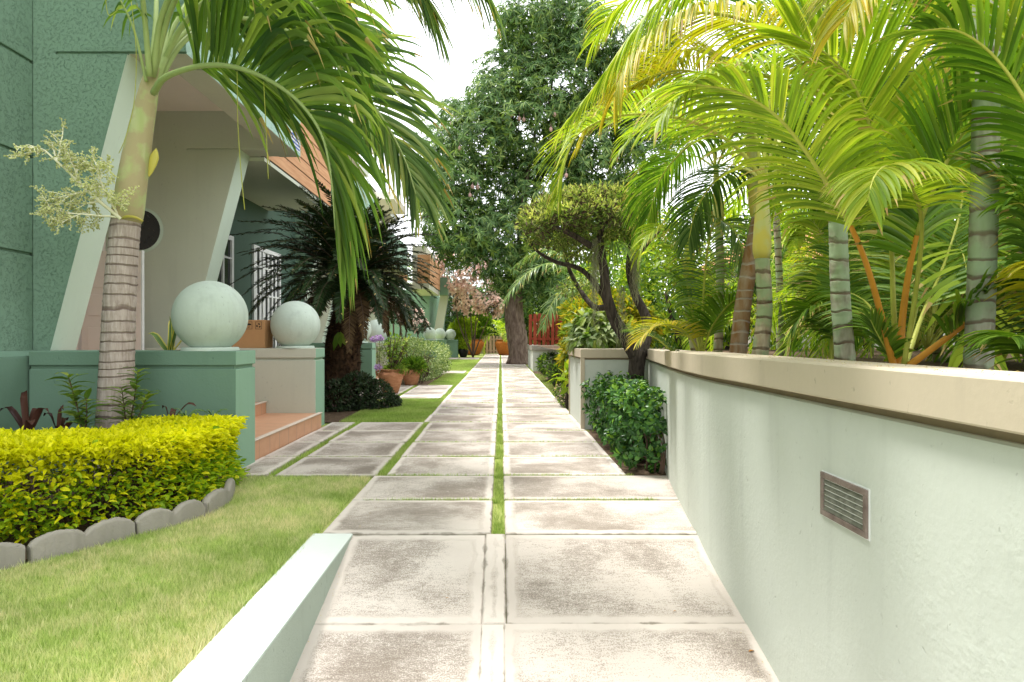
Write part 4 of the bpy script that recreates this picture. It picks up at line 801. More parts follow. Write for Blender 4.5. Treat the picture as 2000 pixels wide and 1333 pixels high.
strap_plant('epiphyte', 'upright grassy epiphyte on the right limb of the flat-topped tree', 'plant', P(1225, 480, 9.2), 24, .36, .016, M['areca_g'], spread=.8, up=.6, droop=.8)
# ---- mango tree
my = 33.
MT = thing('mango_tree', 'tall dark mango tree hung with pink fruit at the end of the path', 'tree', (float(P(1012, 711, my)[0]), my, 0))
g = G(); tube(g, crom(pal((1012,712,my),(1013,690,my),(1010,660,my),(1005,630,my),(1003,600,my),(1008,560,my)), 26), np.interp(np.linspace(0, 1, 26), [0, .08, .4, 1], [.60, .5, .50, .42]), 18, 0, wob=.045)
for t in ((930,420),(1000,330),(1080,300),(1150,380),(1060,180),(980,500),(1190,440),(1090,80)): limbs(g, P(1008, 575, my), [P(t[0], t[1], my+random.uniform(0, 1.5))], .15)
build('trunk', g, M['bark_m'], MT)
mb = [(1082,75,52,70),(1055,110,50,50),(1000,165,62,70),(1120,150,70,90),(945,265,62,62),(890,235,28,28),(1040,260,95,95),(1175,300,80,95),(905,340,45,45),(965,380,75,75),(1075,390,95,85),(1005,460,75,55),(940,455,50,40),(1180,410,70,60),(1060,480,60,45),(1130,70,40,50),(1210,240,40,60),(1035,545,55,45),(1085,550,40,45),(990,530,45,35),(1005,70,22,25),(875,430,50,50),(850,380,32,36),(900,490,45,28),(1225,330,55,60),(1235,420,50,60),(1210,150,55,70),(1030,50,55,45),(1110,30,55,40),(1170,80,50,60),(960,200,50,50),(1270,180,50,80),(1280,300,50,80),(1270,90,50,50),(1010,230,70,70),(1060,180,70,70),(1120,260,80,80),(865,300,32,50),(880,370,40,50)]
bl = []
for u, v_, ru, rv in mb:
    for q in range(2): bl.append((P(u+random.uniform(-12, 12), v_+random.uniform(-8, 8), my+random.uniform(-1.6, 1.4)), (ru/39.4, 1.7, rv/39.4)))
p, d = blobs(bl, 14500, .6); k = (d[:, 1] < .55) | (rng.random(len(p)) < .4); p, d = p[k], d[k]; p = p+rng.normal(0, .22, p.shape)
nl = 11; P_ = np.repeat(p, nl, 0); ax = np.repeat(nrm(d+np.array([0, -.1, .5])), nl, 0); rd_ = rdir(len(P_)); rd_ = nrm(rd_-(rd_*ax).sum(1)[:, None]*ax)
g = G(); dd = nrm(ax*.25+rd_*.9+np.array([0, 0, -.42])); newm = np.repeat(rng.random(len(p)) < .10, nl).astype(int)
scatter(g, T_strap(), P_, dd, ax+rng.normal(0, .2, P_.shape), rng.uniform(.26, .44, len(P_)), rng.uniform(.045, .07, len(P_)), newm)
build('crown', g, [M['mango'], M['mango_new']], MT)
for u, v_ in ((1019,208),(998,225),(1002,222),(1014,232),(1023,234),(998,240),(1053,188),(880,250),(923,365),(918,382),(1076,253),(1190,236),(1184,239),(1193,315),(1083,224),(933,366),(1106,343),(898,290)):
    g = G(); lathe(g, (0, 0, 0), [(.002, -.12), (.06, -.08), (.085, 0), (.075, .06), (.03, .1), (.01, .12), (.006, .3)], 10); g.v[0] = g.v[0]+P(u, v_, my-2.3); build('mango', g, M['mangofruit'], MT)
# ---- cycad
CY = thing('cycad', 'big dark cycad with shaggy brown trunk beside the second ball', 'plant', (-2.98, 12.5, 0)); cb = P(688, 545, 12.4)
g = G(); tc_ = crom([np.array([-3.05, 12.5, -.05]), P(668, 720, 12.5), P(672, 660, 12.5), P(684, 610, 12.45), cb], 26); tube(g, tc_, np.interp(np.linspace(0, 1, 26), [0, .3, .6, 1], [.30, .33, .30, .34]), 18, 0, wob=.06)
N = 2600; t = rng.random(N)*25; q = np.stack([np.interp(t, np.arange(26), tc_[:, k]) for k in range(3)], 1); a = rng.uniform(0, 2*PI, N); o = np.stack([np.cos(a), np.sin(a), 0*a], 1)
scatter(g, T_simple(.1), q+o*.27, nrm(o+np.array([0, 0, .35])+rng.normal(0, .4, (N, 3))), np.array([0, 0, 1.])+rng.normal(0, .2, (N, 3)), rng.uniform(.06, .16, N), .04, 0)
build('trunk', g, M['shag'], CY)
for k in range(165):
    az = k*2.39996+random.uniform(-.2, .2); el = R(-32+118*(k/165)**.9); ln = random.uniform(1.45, 1.95)*(1 if el < R(60) else .85); hd = np.array([math.cos(az), math.sin(az), 0])
    ln *= 1.12 if hd[0] < -.2 else (.88 if hd[0] > .3 else 1); dead = k < 13; c0 = cb+hd*.12+np.array([0, 0, .1*math.sin(el)]); up_ = np.array([0, 0, 1.])
    pts = [c0, c0+(hd*math.cos(el)+up_*math.sin(el))*ln*.35, c0+(hd*math.cos(el-.15)+up_*math.sin(el-.15))*ln*.7, c0+(hd*math.cos(el-.35)+up_*math.sin(el-.35))*ln]
    frond(pts, 92, .23, .026, .12, 70, 40, 10, .10, .012, M['cycad_dead'] if dead else M['cycad'], M['twig'], cols=2, seg=2, parent=CY, lp=.45, heading=hd)
# dark shrub at its foot, orchid
SH = thing('groundcover_shrub', 'low dark purple green shrub at the foot of the cycad', 'shrub', (-2.65, 12.2, 0)); g = G()
leafbush(g, [((-2.95, 12.0, .22), (.32, .35, .3)), ((-2.62, 12.2, .3), (.35, .4, .34)), ((-2.3, 12.3, .22), (.3, .35, .28)), ((-2.8, 12.7, .3), (.4, .4, .3)), ((-2.2, 12.6, .1), (.3, .3, .12))], 9000, .07, .035, T_simple(), (0,), None, zmin=0); build('leaves', g, M['darkleaf'], SH)
OR = thing('orchid', 'small green leaved orchid tied to the shaggy cycad trunk', 'plant', tuple(P(662, 665, 12.1))); g = G()
b = P(663, 650, 12.08); scatter(g, T_strap(), np.array([b, b, b]), np.array([[-.35, -.2, -1], [.1, -.3, -1], [.5, -.2, -.9]]), np.array([[0, -1., .1]]*3), np.array([.34, .26, .28]), .11, 0, True); build('leaves', g, M['areca_g'], OR)
# ---- pots
def pot(label, x, y, r, h, mat, handles=False, cat='pot', group=None):
    T = thing('clay_pot', label, cat, (x, y, 0), group); g = G()
    lathe(g, (x, y, 0), [(.02, 0), (r*.58, 0), (r*.66, h*.12), (r*.86, h*.45), (r*1.0, h*.72), (r*.98, h*.84), (r*.80, h*.93), (r*.80, h*.955), (r*.90, h*.97), (r*.90, h), (r*.78, h), (r*.74, h*.9), (.02, h*.88)], 32, 0, .002); build('vessel', g, mat, T)
    if handles:
        for s in (-1, 1):
            g = G(); tube(g, crom([(x+s*r*.86, y-.05, h*.93), (x+s*r*1.08, y-.05, h*.95), (x+s*r*1.1, y-.05, h*.82), (x+s*r*.97, y-.05, h*.74)], 9), .022, 8); build('handle', g, mat, T)
    g = G(); th = np.linspace(0, 2*PI, 20, endpoint=False); g.add([[x+r*.74*math.cos(a), y+r*.74*math.sin(a), h*.9] for a in th], [np.arange(20)]); build('soil', g, M['soil'], T); return T
p1 = (float(P(763, 0, 15.6)[0]), 15.6); p2 = (float(P(803, 0, 18.3)[0]), 18.3)
pot('rounded terracotta pot nearest the path with leafy stems and purple flower', *p1, .295, .56, M['terra'], True, group='clay pots on the path edge'); pot('second terracotta pot behind, with grassy plant', *p2, .27, .50, M['terra'], True, group='clay pots on the path edge')
PP = thing('potted_shrub', 'upright leafy stems growing in the front terracotta pot', 'plant', (p1[0], p1[1], .5)); g = G()
for k in range(15):
    b = np.array([p1[0]+random.uniform(-.12, .12), p1[1]+random.uniform(-.1, .1), .5]); e = b+np.array([random.uniform(-.3, .45), random.uniform(-.2, .2), random.uniform(.6, .95)])
    c = crom([b, (b+e)/2+rdir(1)[0]*.04, e], 9); tube(g, c, np.linspace(.016, .008, 9), 6, 1); q = c[rng.integers(3, 9, 16)]; n = len(q)
    scatter(g, T_oval(), q, rdir(n)+np.array([0, -.2, .5]), rdir(n)+np.array([0, 0, 1]), .10, .05, 0)
leafbush(g, [((p1[0]+.1, p1[1], .55), (.22, .2, .1))], 500, .12, .01, T_simple(), (0,)); build('stems', g, [M['reed'], M['twig']], PP)
PO = thing('purple_orchid', 'purple orchid sprays leaning over the front clay pot', 'flower', (p1[0]-.3, p1[1]-.1, .6)); g = G()
for q in (P(738, 718, 15.4), P(732, 662, 15.0), P(742, 660, 15.2)): leafbush(g, [(q, (.08, .06, .045))], 90, .045, .03, T_oval(), (0,)); tube(g, crom([(p1[0], p1[1], .5), (p1[0]-.2, p1[1]-.2, .6), q], 8), .004, 4, 1)
build('sprays', g, [M['purple'], M['twig']], PO)
PG = thing('potted_grass', 'bright grassy tuft and brown stems in the second clay pot', 'plant', (p2[0], p2[1], .45)); g = G()
leafbush(g, [((p2[0]+.05, p2[1], .5), (.26, .25, .14))], 1400, .2, .012, T_simple(), (0,), None, .5, -.4); limbs(g, (p2[0]-.05, p2[1], .45), [(p2[0]-.1, p2[1], 1.2), (p2[0]-.25, p2[1], 1.1), (p2[0]+.1, p2[1], 1.0)], .014, 1); build('tuft', g, [M['areca_g'], M['twig']], PG)
# variegated hedge
VH = thing('variegated_hedge', 'pale cream and green variegated hedge behind the clay pots', 'hedge', (-2.6, 21, 0)); g = G(); bl = []
for y in np.arange(18.9, 24.5, .6): bl += [((-2.25-.02*(y-19), y, .72), (.55, .6, .42)), ((-2.3, y, .35), (.5, .6, .35)), ((-3.0, y, .85), (.6, .6, .42)), ((-3.3, y+.3, .5), (.5, .5, .5))]
leafbush(g, bl, 17000, .085, .04, T_simple(), (0,), None, zmin=.1); build('leaves', g, M['varieg'], VH); g = G()
for k in range(60): limbs(g, (-2.4+random.uniform(-.4, .3), random.uniform(18.8, 24), 0), [(-2.2+random.uniform(-.5, .4), random.uniform(18.8, 24), random.uniform(.3, .9))], .012, 0, 4)
build('stems', g, M['twig'], VH)
def flower_shrub(label, loc, bl, nl, nf, fr, leaf=M['darkleaf'] if 'darkleaf' in M else None, Lf=.14):
    S = thing('flowering_shrub', label, 'shrub', loc, 'pink flowering shrubs'); g = G(); leafbush(g, bl, nl, Lf, Lf*.4, T_simple(), (0,)); build('leaves', g, leaf, S)
    g = G(); p, d = blobs(bl, nf, .95); k = p[:, 1] < np.mean([b[0][1] for b in bl])+.3; p, d = p[k], d[k]; q = np.repeat(p, 12, 0)+rng.normal(0, fr*.45, (len(p)*12, 3)); dn = np.repeat(nrm(d+np.array([0, -.4, .6])), 12, 0); t_ = rdir(len(q)); t_ = nrm(t_-(t_*dn).sum(1)[:, None]*dn+dn*.25); scatter(g, T_oval(), q, t_, dn, fr*.8, fr*.6, 0); build('blossom', g, M['pinkfl'], S)
    g = G(); b0_ = np.mean([b[0] for b in bl], 0); limbs(g, (b0_[0], b0_[1], 0), [b[0] for b in bl], .05); build('stems', g, M['twig'], S)
flower_shrub('tall shrub massed with pink blossom beside the farthest house', (-2.3, 45, 0), [(P(905,535,44), (1.6, 1.3, 1.6)), (P(930,560,44), (1.6, 1.3, 1.5)), (P(890,510,44), (1.2, 1.2, 1.0)), (P(950,590,43.5), (.8, .8, .6)), (P(965,600,43), (.6, .6, .5)), (P(905, 600, 45), (1.2, 1., .7))], 9000, 620, .25)
flower_shrub('pink blossom shrub in front of the second house door', (-3.4, 22, 0), [(P(800,615,23.5), (.45, .4, .35)), (P(815,635,23.5), (.35, .35, .25)), (P(785,610,23.8), (.4, .4, .4))], 2500, 90, .09, Lf=.10)
flower_shrub('pink blossom shrub seen between cycad trunk and clay pots', (-4.3, 22, 0), [(P(740,600,21), (.35, .3, .2)), (P(765,598,21), (.35, .3, .2))], 1200, 55, .09, Lf=.1)
def simple_bush(name, label, cat, bl, n, L, W_, mats, probs=None, T=None, stems=6, group=None, dwn=0, zmin=0.02, out=.7, stemr=.03):
    c = np.mean([b[0] for b in bl], 0); S = thing(name, label, cat, (float(c[0]), float(c[1]), 0), group); g = G(); leafbush(g, bl, n, L, W_, T or T_simple(), tuple(range(len(mats))), probs, out, dwn, zmin=zmin); build('leaves', g, mats, S)
    g = G(); limbs(g, (c[0], c[1], 0), [bl[i % len(bl)][0] for i in range(stems)], stemr); build('stems', g, M['bark_d'], S); return S
# far potted plants
pot('large orange clay pot left of the far wooden fence', -2.15, 50.5, .9, 1.15, M['terra_o'], group='orange pots at the end of the path'); pot('large orange clay pot right of the far wooden fence', .3, 50., .75, 1.15, M['terra_o'], group='orange pots at the end of the path')
pot('small black pot with a yellow green plant beside the farthest wall', -2.5, 44.5, .35, .55, M['black'])
simple_bush('potted_bamboo', 'feathery yellow green potted plant beside the farthest ball', 'plant', [((-2.6, 45.5, 1.9), (.9, .6, .5)), ((-2.3, 45.6, 2.4), (.7, .6, .3)), ((-2.6, 45.5, 1.2), (.5, .5, .5)), ((-2.5, 44.5, .8), (.35, .3, .35))], 3500, .2, .07, [M['areca_l']])
simple_bush('potted_shrub', 'dense bright green shrub in the left orange pot', 'plant', [((-2.0, 50.5, 2.2), (1., .8, .9)), ((-1.7, 50.5, 2.9), (.8, .7, .6))], 3800, .35, .05, [M['areca_g']])
def crownpalm(name, label, base, top, tr, nf, fl, LL, mats, stalk, trunkm, group, el0=10, el1=75, shaft=None, wd=.03, n=34, cols=2, seg=4, shr=1.15, droopf=.55, az0=0, skip=None, parent_only=False, t0=.25, droop=.5, rings=12):
    T = thing(name, label, 'palm', (float(base[0]), float(base[1]), float(base[2])), group); base = np.array(base); top = np.array(top)
    if tr:
        mid = (base+top)/2+np.array([random.uniform(-.03, .03), 0, 0]); c, r = ring_trunk([base, mid, top], tr, tr*.88, rings, amp=.035); g = G(); tube(g, c, r, 16, 0, wob=.008); build('trunk', g, trunkm, T)
    ct = top
    if shaft is not None:
        ct = top+np.array(shaft); g = G(); tube(g, crom([top-np.array([0, 0, .02]), top+(ct-top)*.3, ct], 14), np.interp(np.linspace(0, 1, 14), [0, .1, .4, 1], [tr*.92, tr*shr, tr, tr*.5]), 16); build('crownshaft', g, M['shaft_o'], T)
    for k in range(nf):
        az = az0+k*2.39996+random.uniform(-.25, .25); s = (k+.5)/nf; el = R(el0+(el1-el0)*s); ln = fl*random.uniform(.85, 1.1); hd = np.array([math.cos(az), math.sin(az), 0]); z = np.array([0, 0, 1.])
        if skip and skip(hd): continue
        dr_ = droopf*random.uniform(.7, 1.3)*(1-.3*s)
        pts = [ct, ct+(hd*math.cos(el)+z*math.sin(el))*ln*.3, ct+(hd*math.cos(el-dr_*.6)+z*math.sin(el-dr_*.6))*ln*.62, ct+(hd*math.cos(el-dr_*1.2)+z*math.sin(el-dr_*1.2))*ln*.88, ct+(hd*math.cos(el-dr_*1.9)+z*math.sin(el-dr_*1.9))*ln*1.05]
        frond(pts, n, LL, wd, droop*random.uniform(.7, 1.3), 70, 30, random.uniform(10, 30), t0, .011 if tr else .009, random.choice(mats), stalk, cols=cols, seg=seg, parent=T, heading=hd)
    return T
crownpalm('potted_palm', 'small yellow green palm in the right orange pot', (.1, 50, 1.1), (.1, 50, 1.3), 0, 9, 2.0, .6, [M['areca_l']], M['ygstalk'], None, None, 20, 80, n=22, cols=2, seg=3, wd=.07)
for i, (x, y, z, r, lab) in enumerate(((-4.5, 58, 3.2, 3.4, 'dark dense tree mass behind the pink blossom shrub'), (-.8, 60, 3.0, 3.2, 'dark dense tree behind the far wooden fence'), (3.4, 56, 3.6, 3.4, 'dark dense tree behind the leaning mango trunk'), (2.8, 40, 2.8, 2.0, 'dark tree behind the red slatted fence'), (6.5, 44, 4.5, 3.6, 'tall green tree far right of the mango trunk'), (-8.5, 62, 4.5, 4.2, 'green tree rising behind the farthest house'))):
    simple_bush('shade_tree', lab, 'tree', [((x, y, z), (r, r, z*.95)), ((x-r*.5, y-1, z*.7), (r*.6, r*.7, z*.6)), ((x+r*.5, y-1, z*.8), (r*.6, r*.6, z*.7))], 5200, .5, .16, [M['mango'], M['areca_d']], [.8, .2], T_simple(), dwn=.5, stemr=.22, group='background trees beyond the path end')
# croton bed & flower bed
cr = lambda u, v_, y, a, b, c: (P(u, v_, y), (a, b, c))
simple_bush('croton_shrub', 'yellow and green variegated croton above the return wall', 'shrub', [cr(1145,625,11.5,.36,.4,.26), cr(1160,605,12,.36,.4,.2), cr(1125,655,11.2,.18,.3,.24), cr(1135,605,12.5,.28,.4,.16), cr(1180,600,12.5,.4,.4,.25)], 3600, .15, .055, [M['croton'], M['reed']], [.7, .3], T_oval(), zmin=.95)
simple_bush('pale_leaved_shrub', 'pale veined shrub between croton and tree trunk', 'shrub', [cr(1165,640,10.7,.34,.35,.26), cr(1190,655,10.5,.26,.3,.2), cr(1155,665,10.4,.28,.3,.12)], 1500, .19, .075, [M['crotonpale'], M['reed']], [.7, .3], T_strap(), dwn=.7, zmin=.95)
simple_bush('croton_shrub', 'golden croton behind the dark leaning trunk', 'shrub', [cr(1220,610,11.8,.42,.4,.26), cr(1200,650,11.3,.4,.35,.22), cr(1240,640,11.8,.4,.4,.3)], 3000, .13, .045, [M['croton'], M['reed']], [.75, .25], T_oval(), zmin=.95)
simple_bush('croton_shrub', 'yellow flowered croton leaning over the path at the bed corner', 'shrub', [cr(1108,692,13.,.09,.25,.18), cr(1118,655,12.6,.12,.3,.2), cr(1114,720,12.8,.06,.2,.1)], 700, .17, .05, [M['croton'], M['reed']], [.75, .25], T_strap(), dwn=.2)
simple_bush('broadleaf_plant', 'bright green broad leaves in the flower bed beside the pier', 'plant', [cr(1104,735,12.4,.10,.15,.12), cr(1112,750,12.,.07,.15,.1)], 34, .24, .09, [M['areca_l']], None, T_strap(), 4)
simple_bush('bed_shrub', 'low dark green shrub in the bed by the far planter wall', 'plant', [cr(1075,712,20,.35,.8,.3), cr(1090,730,17,.25,.7,.22)], 1800, .13, .03, [M['darkleaf'], M['areca_g']], [.6, .4])
simple_bush('bed_flowers', 'small pink tipped groundcover along the path edge', 'plant', [cr(1098,765,14,.16,.6,.12), cr(1106,780,12.6,.13,.4,.12)], 1400, .06, .03, [M['darkleaf'], M['pinkfl'], M['reed']], [.4, .15, .45])
# drooping grey-green palm by the red fence
DP = crownpalm('drooping_palm', 'grey green palm with drooping fronds beside the mango trunk', (2.9, 22, 1.0), (2.9, 22, 2.5), .12, 0, 2, .6, [M['areca_d']], M['rach'], M['bark_d'], None)
for pts in (((1140,560,22),(1110,525,21.5),(1075,515,21),(1035,530,20.7),(1005,560,20.5),(985,590,20.4)), ((1140,560,22),(1120,560,21.4),(1095,570,21),(1075,600,20.8),(1060,640,20.6)), ((1140,560,22),(1120,520,22.3),(1080,490,22.5),(1040,495,22.6),(1005,520,22.6)), ((1140,560,22),(1140,545,21.3),(1125,545,20.6),(1112,575,20.2),(1108,600,20.1))):
    frond(pal(*pts), 44, .75, .04, .8, 65, 35, 5, .2, .025, M['palm_b'], M['rach'], cols=2, seg=5, parent=DP)
# ============================================================ ARECA PALMS, right
grp = 'areca palms behind the mint wall'
A1 = crownpalm('areca_palm', 'areca with brown ringed trunk, leftmost thick trunk behind the wall', P(1440, 700, 5.2), P(1484, 420, 5.2), .066, 0, 1.7, .5, [M['areca_g']], M['orange'], M['trunk_b'], grp, shaft=P(1466, 250, 5.2)-P(1484, 420, 5.2)-0*P(0,0,0))
A2 = crownpalm('areca_palm', 'areca with green yellow crownshaft, second thick trunk behind the wall', P(1483, 705, 4.6), P(1488, 500, 4.6), .055, 0, 1.6, .5, [M['areca_g']], M['orange'], M['trunk_r'], grp, shaft=P(1490, 340, 4.6)-P(1488, 500, 4.6))
A3 = crownpalm('areca_palm', 'areca with pale ringed trunk in the middle behind the wall cap', P(1652, 720, 3.9), P(1636, 425, 3.9), .056, 0, 1.7, .5, [M['areca_g']], M['orange'], M['trunk_p'], grp, shaft=P(1614, 190, 3.9)-P(1636, 425, 3.9), rings=11)
A4 = crownpalm('areca_palm', 'areca with the thickest pale ringed trunk at the right edge', P(1910, 740, 2.9), P(1926, -90, 2.9), .056, 0, 1.7, .5, [M['areca_g']], M['orange'], M['trunk_p'], grp, shaft=P(1905, -330, 2.9)-P(1926, -90, 2.9), rings=20)
A5 = crownpalm('areca_palm', 'areca with a slim trunk nearest the flat-topped tree', P(1362, 700, 6.2), P(1345, 540, 6.2), .05, 0, 1.5, .5, [M['areca_g']], M['orange'], M['trunk_r'], grp, shaft=P(1350, 440, 6.2)-P(1345, 540, 6.2))
crownpalm('areca_palm', 'slender areca with thin ringed trunk left of the brown trunk', P(1402, 700, 6.6), P(1404, 430, 6.6), .045, 8, 1.1, .42, [M['areca_g'], M['areca_l']], M['ygstalk'], M['trunk_r'], grp, 25, 80, shaft=P(1398, 330, 6.6)-P(1404, 430, 6.6), n=40, cols=3)
A6 = thing('areca_palm', 'clump of young areca with bright orange stalks fanning from the soil', 'palm', tuple(P(1765, 730, 3.3)), grp)
AK = dict(stalkm=M['orange'])
def af(par, pts, n=52, L=.5, wd=.026, m='areca_g', droop=.4, a0=70, a1=28, vee=15, t0=.25, pr=.014, st='ygstalk', seg=6, **k): frond(pal(*pts), int(n*1.45), L*1.1, wd*.8, droop, a0, a1, vee, t0, pr, M[m], M[st], cols=3, seg=seg, parent=par, **{'jt': .4, **k})
# A3 crown: long arch to the upper left, etc.
af(A3, ((1612,230,3.9),(1590,165,3.85),(1530,85,3.75),(1460,42,3.65),(1370,25,3.55),(1290,50,3.45),(1230,110,3.4),(1200,190,3.4)), 56, .50, .024, 'areca_y', .75, 62, 28, 0, .28, .018)
af(A3, ((1616,210,3.9),(1640,120,4.),(1690,30,4.2),(1760,-30,4.5),(1850,-20,4.8),(1920,50,5.)), 48, .5, .026, 'areca_l', .6, vee=10)
af(A3, ((1612,210,3.9),(1600,100,4.0),(1560,0,4.2),(1490,-60,4.5),(1400,-60,4.8),(1320,0,5.)), 50, .55, .026, 'areca_g', .5)
af(A3, ((1612,230,3.9),(1570,190,3.6),(1500,150,3.3),(1420,140,3.1),(1340,170,3.0),(1290,230,2.95)), 48, .42, .022, 'areca_l', .5)
af(A3, ((1618,240,3.95),(1650,200,4.3),(1700,180,4.7),(1760,220,5.1),(1790,300,5.3)), 40, .5, .026, 'areca_d', .6)
af(A3, ((1614,190,3.9),(1620,60,4.),(1640,-80,4.2),(1600,-200,4.4)), 36, .5, .026, 'areca_l', .4)
# A2 crown
af(A2, ((1490,350,4.6),(1440,290,4.5),(1370,245,4.4),(1290,225,4.3),(1200,228,4.2),(1130,262,4.1),(1103,320,4.1),(1095,375,4.1)), 66, .45, .022, 'areca_l', .45, 68, 30, 22, .2, .016)
af(A2, ((1490,350,4.6),(1470,240,4.7),(1430,150,4.9),(1370,100,5.1),(1300,110,5.3),(1250,170,5.4)), 52, .5, .024, 'areca_y', .6)
af(A2, ((1492,350,4.6),(1520,260,4.8),(1560,190,5.0),(1620,160,5.2),(1690,190,5.4)), 44, .5, .026, 'areca_g', .4)
af(A2, ((1492,350,4.6),(1530,330,4.9),(1580,340,5.2),(1620,390,5.4),(1640,450,5.5)), 40, .45, .024, 'areca_g', .6)
af(A2, ((1490,345,4.6),(1500,220,4.7),(1520,90,4.9),(1500,-30,5.2),(1440,-90,5.4)), 46, .55, .026, 'areca_g', .35)
af(A2, ((1488,350,4.6),(1450,330,4.9),(1400,350,5.2),(1360,410,5.4),(1345,470,5.5)), 40, .42, .024, 'areca_d', .7)
# A1 crown
af(A1, ((1466,255,5.2),(1420,180,5.2),(1350,140,5.2),(1270,150,5.2),(1190,200,5.2),(1140,270,5.2)), 54, .5, .024, 'areca_y', .6)
af(A1, ((1466,255,5.2),(1440,120,5.3),(1390,20,5.5),(1300,-30,5.7),(1210,10,5.9),(1160,80,6)), 54, .55, .026, 'areca_l', .55)
af(A1, ((1466,258,5.2),(1400,260,5.5),(1340,290,5.8),(1290,350,6),(1265,430,6.1)), 46, .48, .024, 'areca_g', .6)
af(A1, ((1467,255,5.2),(1510,150,5.5),(1560,60,5.8),(1640,10,6.2),(1720,40,6.5)), 46, .55, .026, 'areca_g', .4)
af(A1, ((1467,255,5.2),(1520,240,5.5),(1580,260,5.8),(1620,330,6)), 40, .5, .026, 'areca_d', .6)
# upper left frond hanging close (seen from below, folded)
af(A4, ((1910,-300,2.9),(1780,-330,2.8),(1600,-270,2.7),(1450,-140,2.65),(1330,-40,2.65),(1240,60,2.65),(1170,160,2.65),(1110,235,2.65)), 54, .34, .022, 'areca_l', .9, 50, 14, 0, .3, .016, 'ygstalk')
af(A4, ((1908,-300,2.9),(1860,-240,2.8),(1780,-130,2.6),(1700,-60,2.5),(1650,40,2.45)), 40, .4, .024, 'areca_y', .6)
af(A4, ((1908,-300,2.9),(1960,-260,2.9),(2060,-180,3.0),(2150,-60,3.)), 40, .5, .026, 'areca_g', .5)
af(A4, ((1908,-300,2.9),(1930,-160,3.3),(1900,-40,3.8),(1840,20,4.2)), 40, .5, .026, 'areca_g', .5)
# A6: clump fronds near
af(A6, ((1745,715,3.3),(1722,620,3.25),(1690,510,3.15),(1650,420,3.05),(1590,320,2.95),(1520,230,2.85),(1440,180,2.8),(1360,165,2.75)), 62, .46, .022, 'areca_l', .45, 66, 24, 10, .42, .019, 'orange')
af(A6, ((1757,715,3.3),(1765,600,3.3),(1790,460,3.2),(1828,360,3.1),(1890,245,3.0),(1950,185,2.9),(2040,120,2.8)), 52, .52, .034, 'areca_g', .25, 66, 40, 10, .36, .021, 'orange')
af(A6, ((1752,715,3.4),(1745,600,3.4),(1742,500,3.4),(1735,400,3.3),(1705,270,3.2),(1672,175,3.15),(1620,110,3.1),(1545,65,3.1)), 54, .50, .032, 'areca_l', .1, 62, 30, 25, .42, .017, 'ygstalk')
af(A6, ((1765,715,3.2),(1790,560,3.1),(1800,430,2.9),(1770,350,2.65),(1735,325,2.45),(1708,345,2.35),(1695,390,2.32)), 44, .30, .022, 'areca_l', .55, 70, 30, 5, .5, .014, 'ygstalk')
af(A6, ((1775,715,3.2),(1850,660,3.1),(1930,600,3.0),(2000,560,2.9),(2080,560,2.8)), 40, .45, .03, 'areca_g', .3, t0=.3, pr=.019, st='orange')
af(A6, ((1768,715,3.4),(1800,620,3.6),(1850,500,3.9),(1880,380,4.1),(1860,280,4.3)), 46, .5, .03, 'areca_g', .3)
af(A6, ((1750,715,3.4),(1720,640,3.8),(1690,590,4.2),(1640,570,4.6),(1600,600,4.8)), 46, .36, .024, 'areca_g', .5)
af(A6, ((1760,715,3.5),(1800,560,3.9),(1830,400,4.3),(1800,250,4.6),(1730,150,4.8)), 50, .55, .03, 'areca_l', .3)
af(A6, ((1745,715,3.3),(1735,690,3.3),(1712,650,3.3),(1700,625,3.3)), 26, .18, .02, 'areca_g', .2, t0=.1, pr=.008, st='ygstalk')
# right edge clump
A7 = thing('areca_palm', 'areca clump at the right frame edge with yellow curling leaf tips', 'palm', tuple(P(2080, 760, 2.6)), grp)
for pts, m in ((((2120,740,2.6),(2110,640,2.6),(2080,560,2.5),(2050,520,2.4),(2025,520,2.35)), 'areca_y'), (((2080,740,2.6),(2060,600,2.6),(2020,450,2.6),(2000,400,2.6),(1970,400,2.6)), 'areca_g'), (((2080,740,2.6),(2050,700,2.5),(2000,660,2.4),(1970,660,2.3)), 'areca_g'), (((2080,740,2.6),(2100,500,2.8),(2060,330,3),(1980,240,3.2)), 'areca_g'), (((2080,740,2.6),(2060,640,2.9),(2000,560,3.2),(1950,540,3.4)), 'areca_d')): af(A7, pts, 34, .24, .024, m, .5, vee=10)
af(A7, ((2110,640,2.6),(2090,430,2.5),(2030,250,2.45),(1950,120,2.45),(1870,60,2.45),(1800,60,2.45)), 44, .36, .026, 'areca_g', .3, vee=20)
af(A7, ((2110,640,2.6),(2110,400,2.6),(2060,200,2.6),(1990,60,2.6),(1930,-30,2.6)), 40, .42, .028, 'areca_l', .2, vee=25)
af(A7, ((2110,640,2.6),(2070,500,2.7),(1990,380,2.8),(1910,330,2.9)), 36, .34, .026, 'areca_g', .3, vee=20)
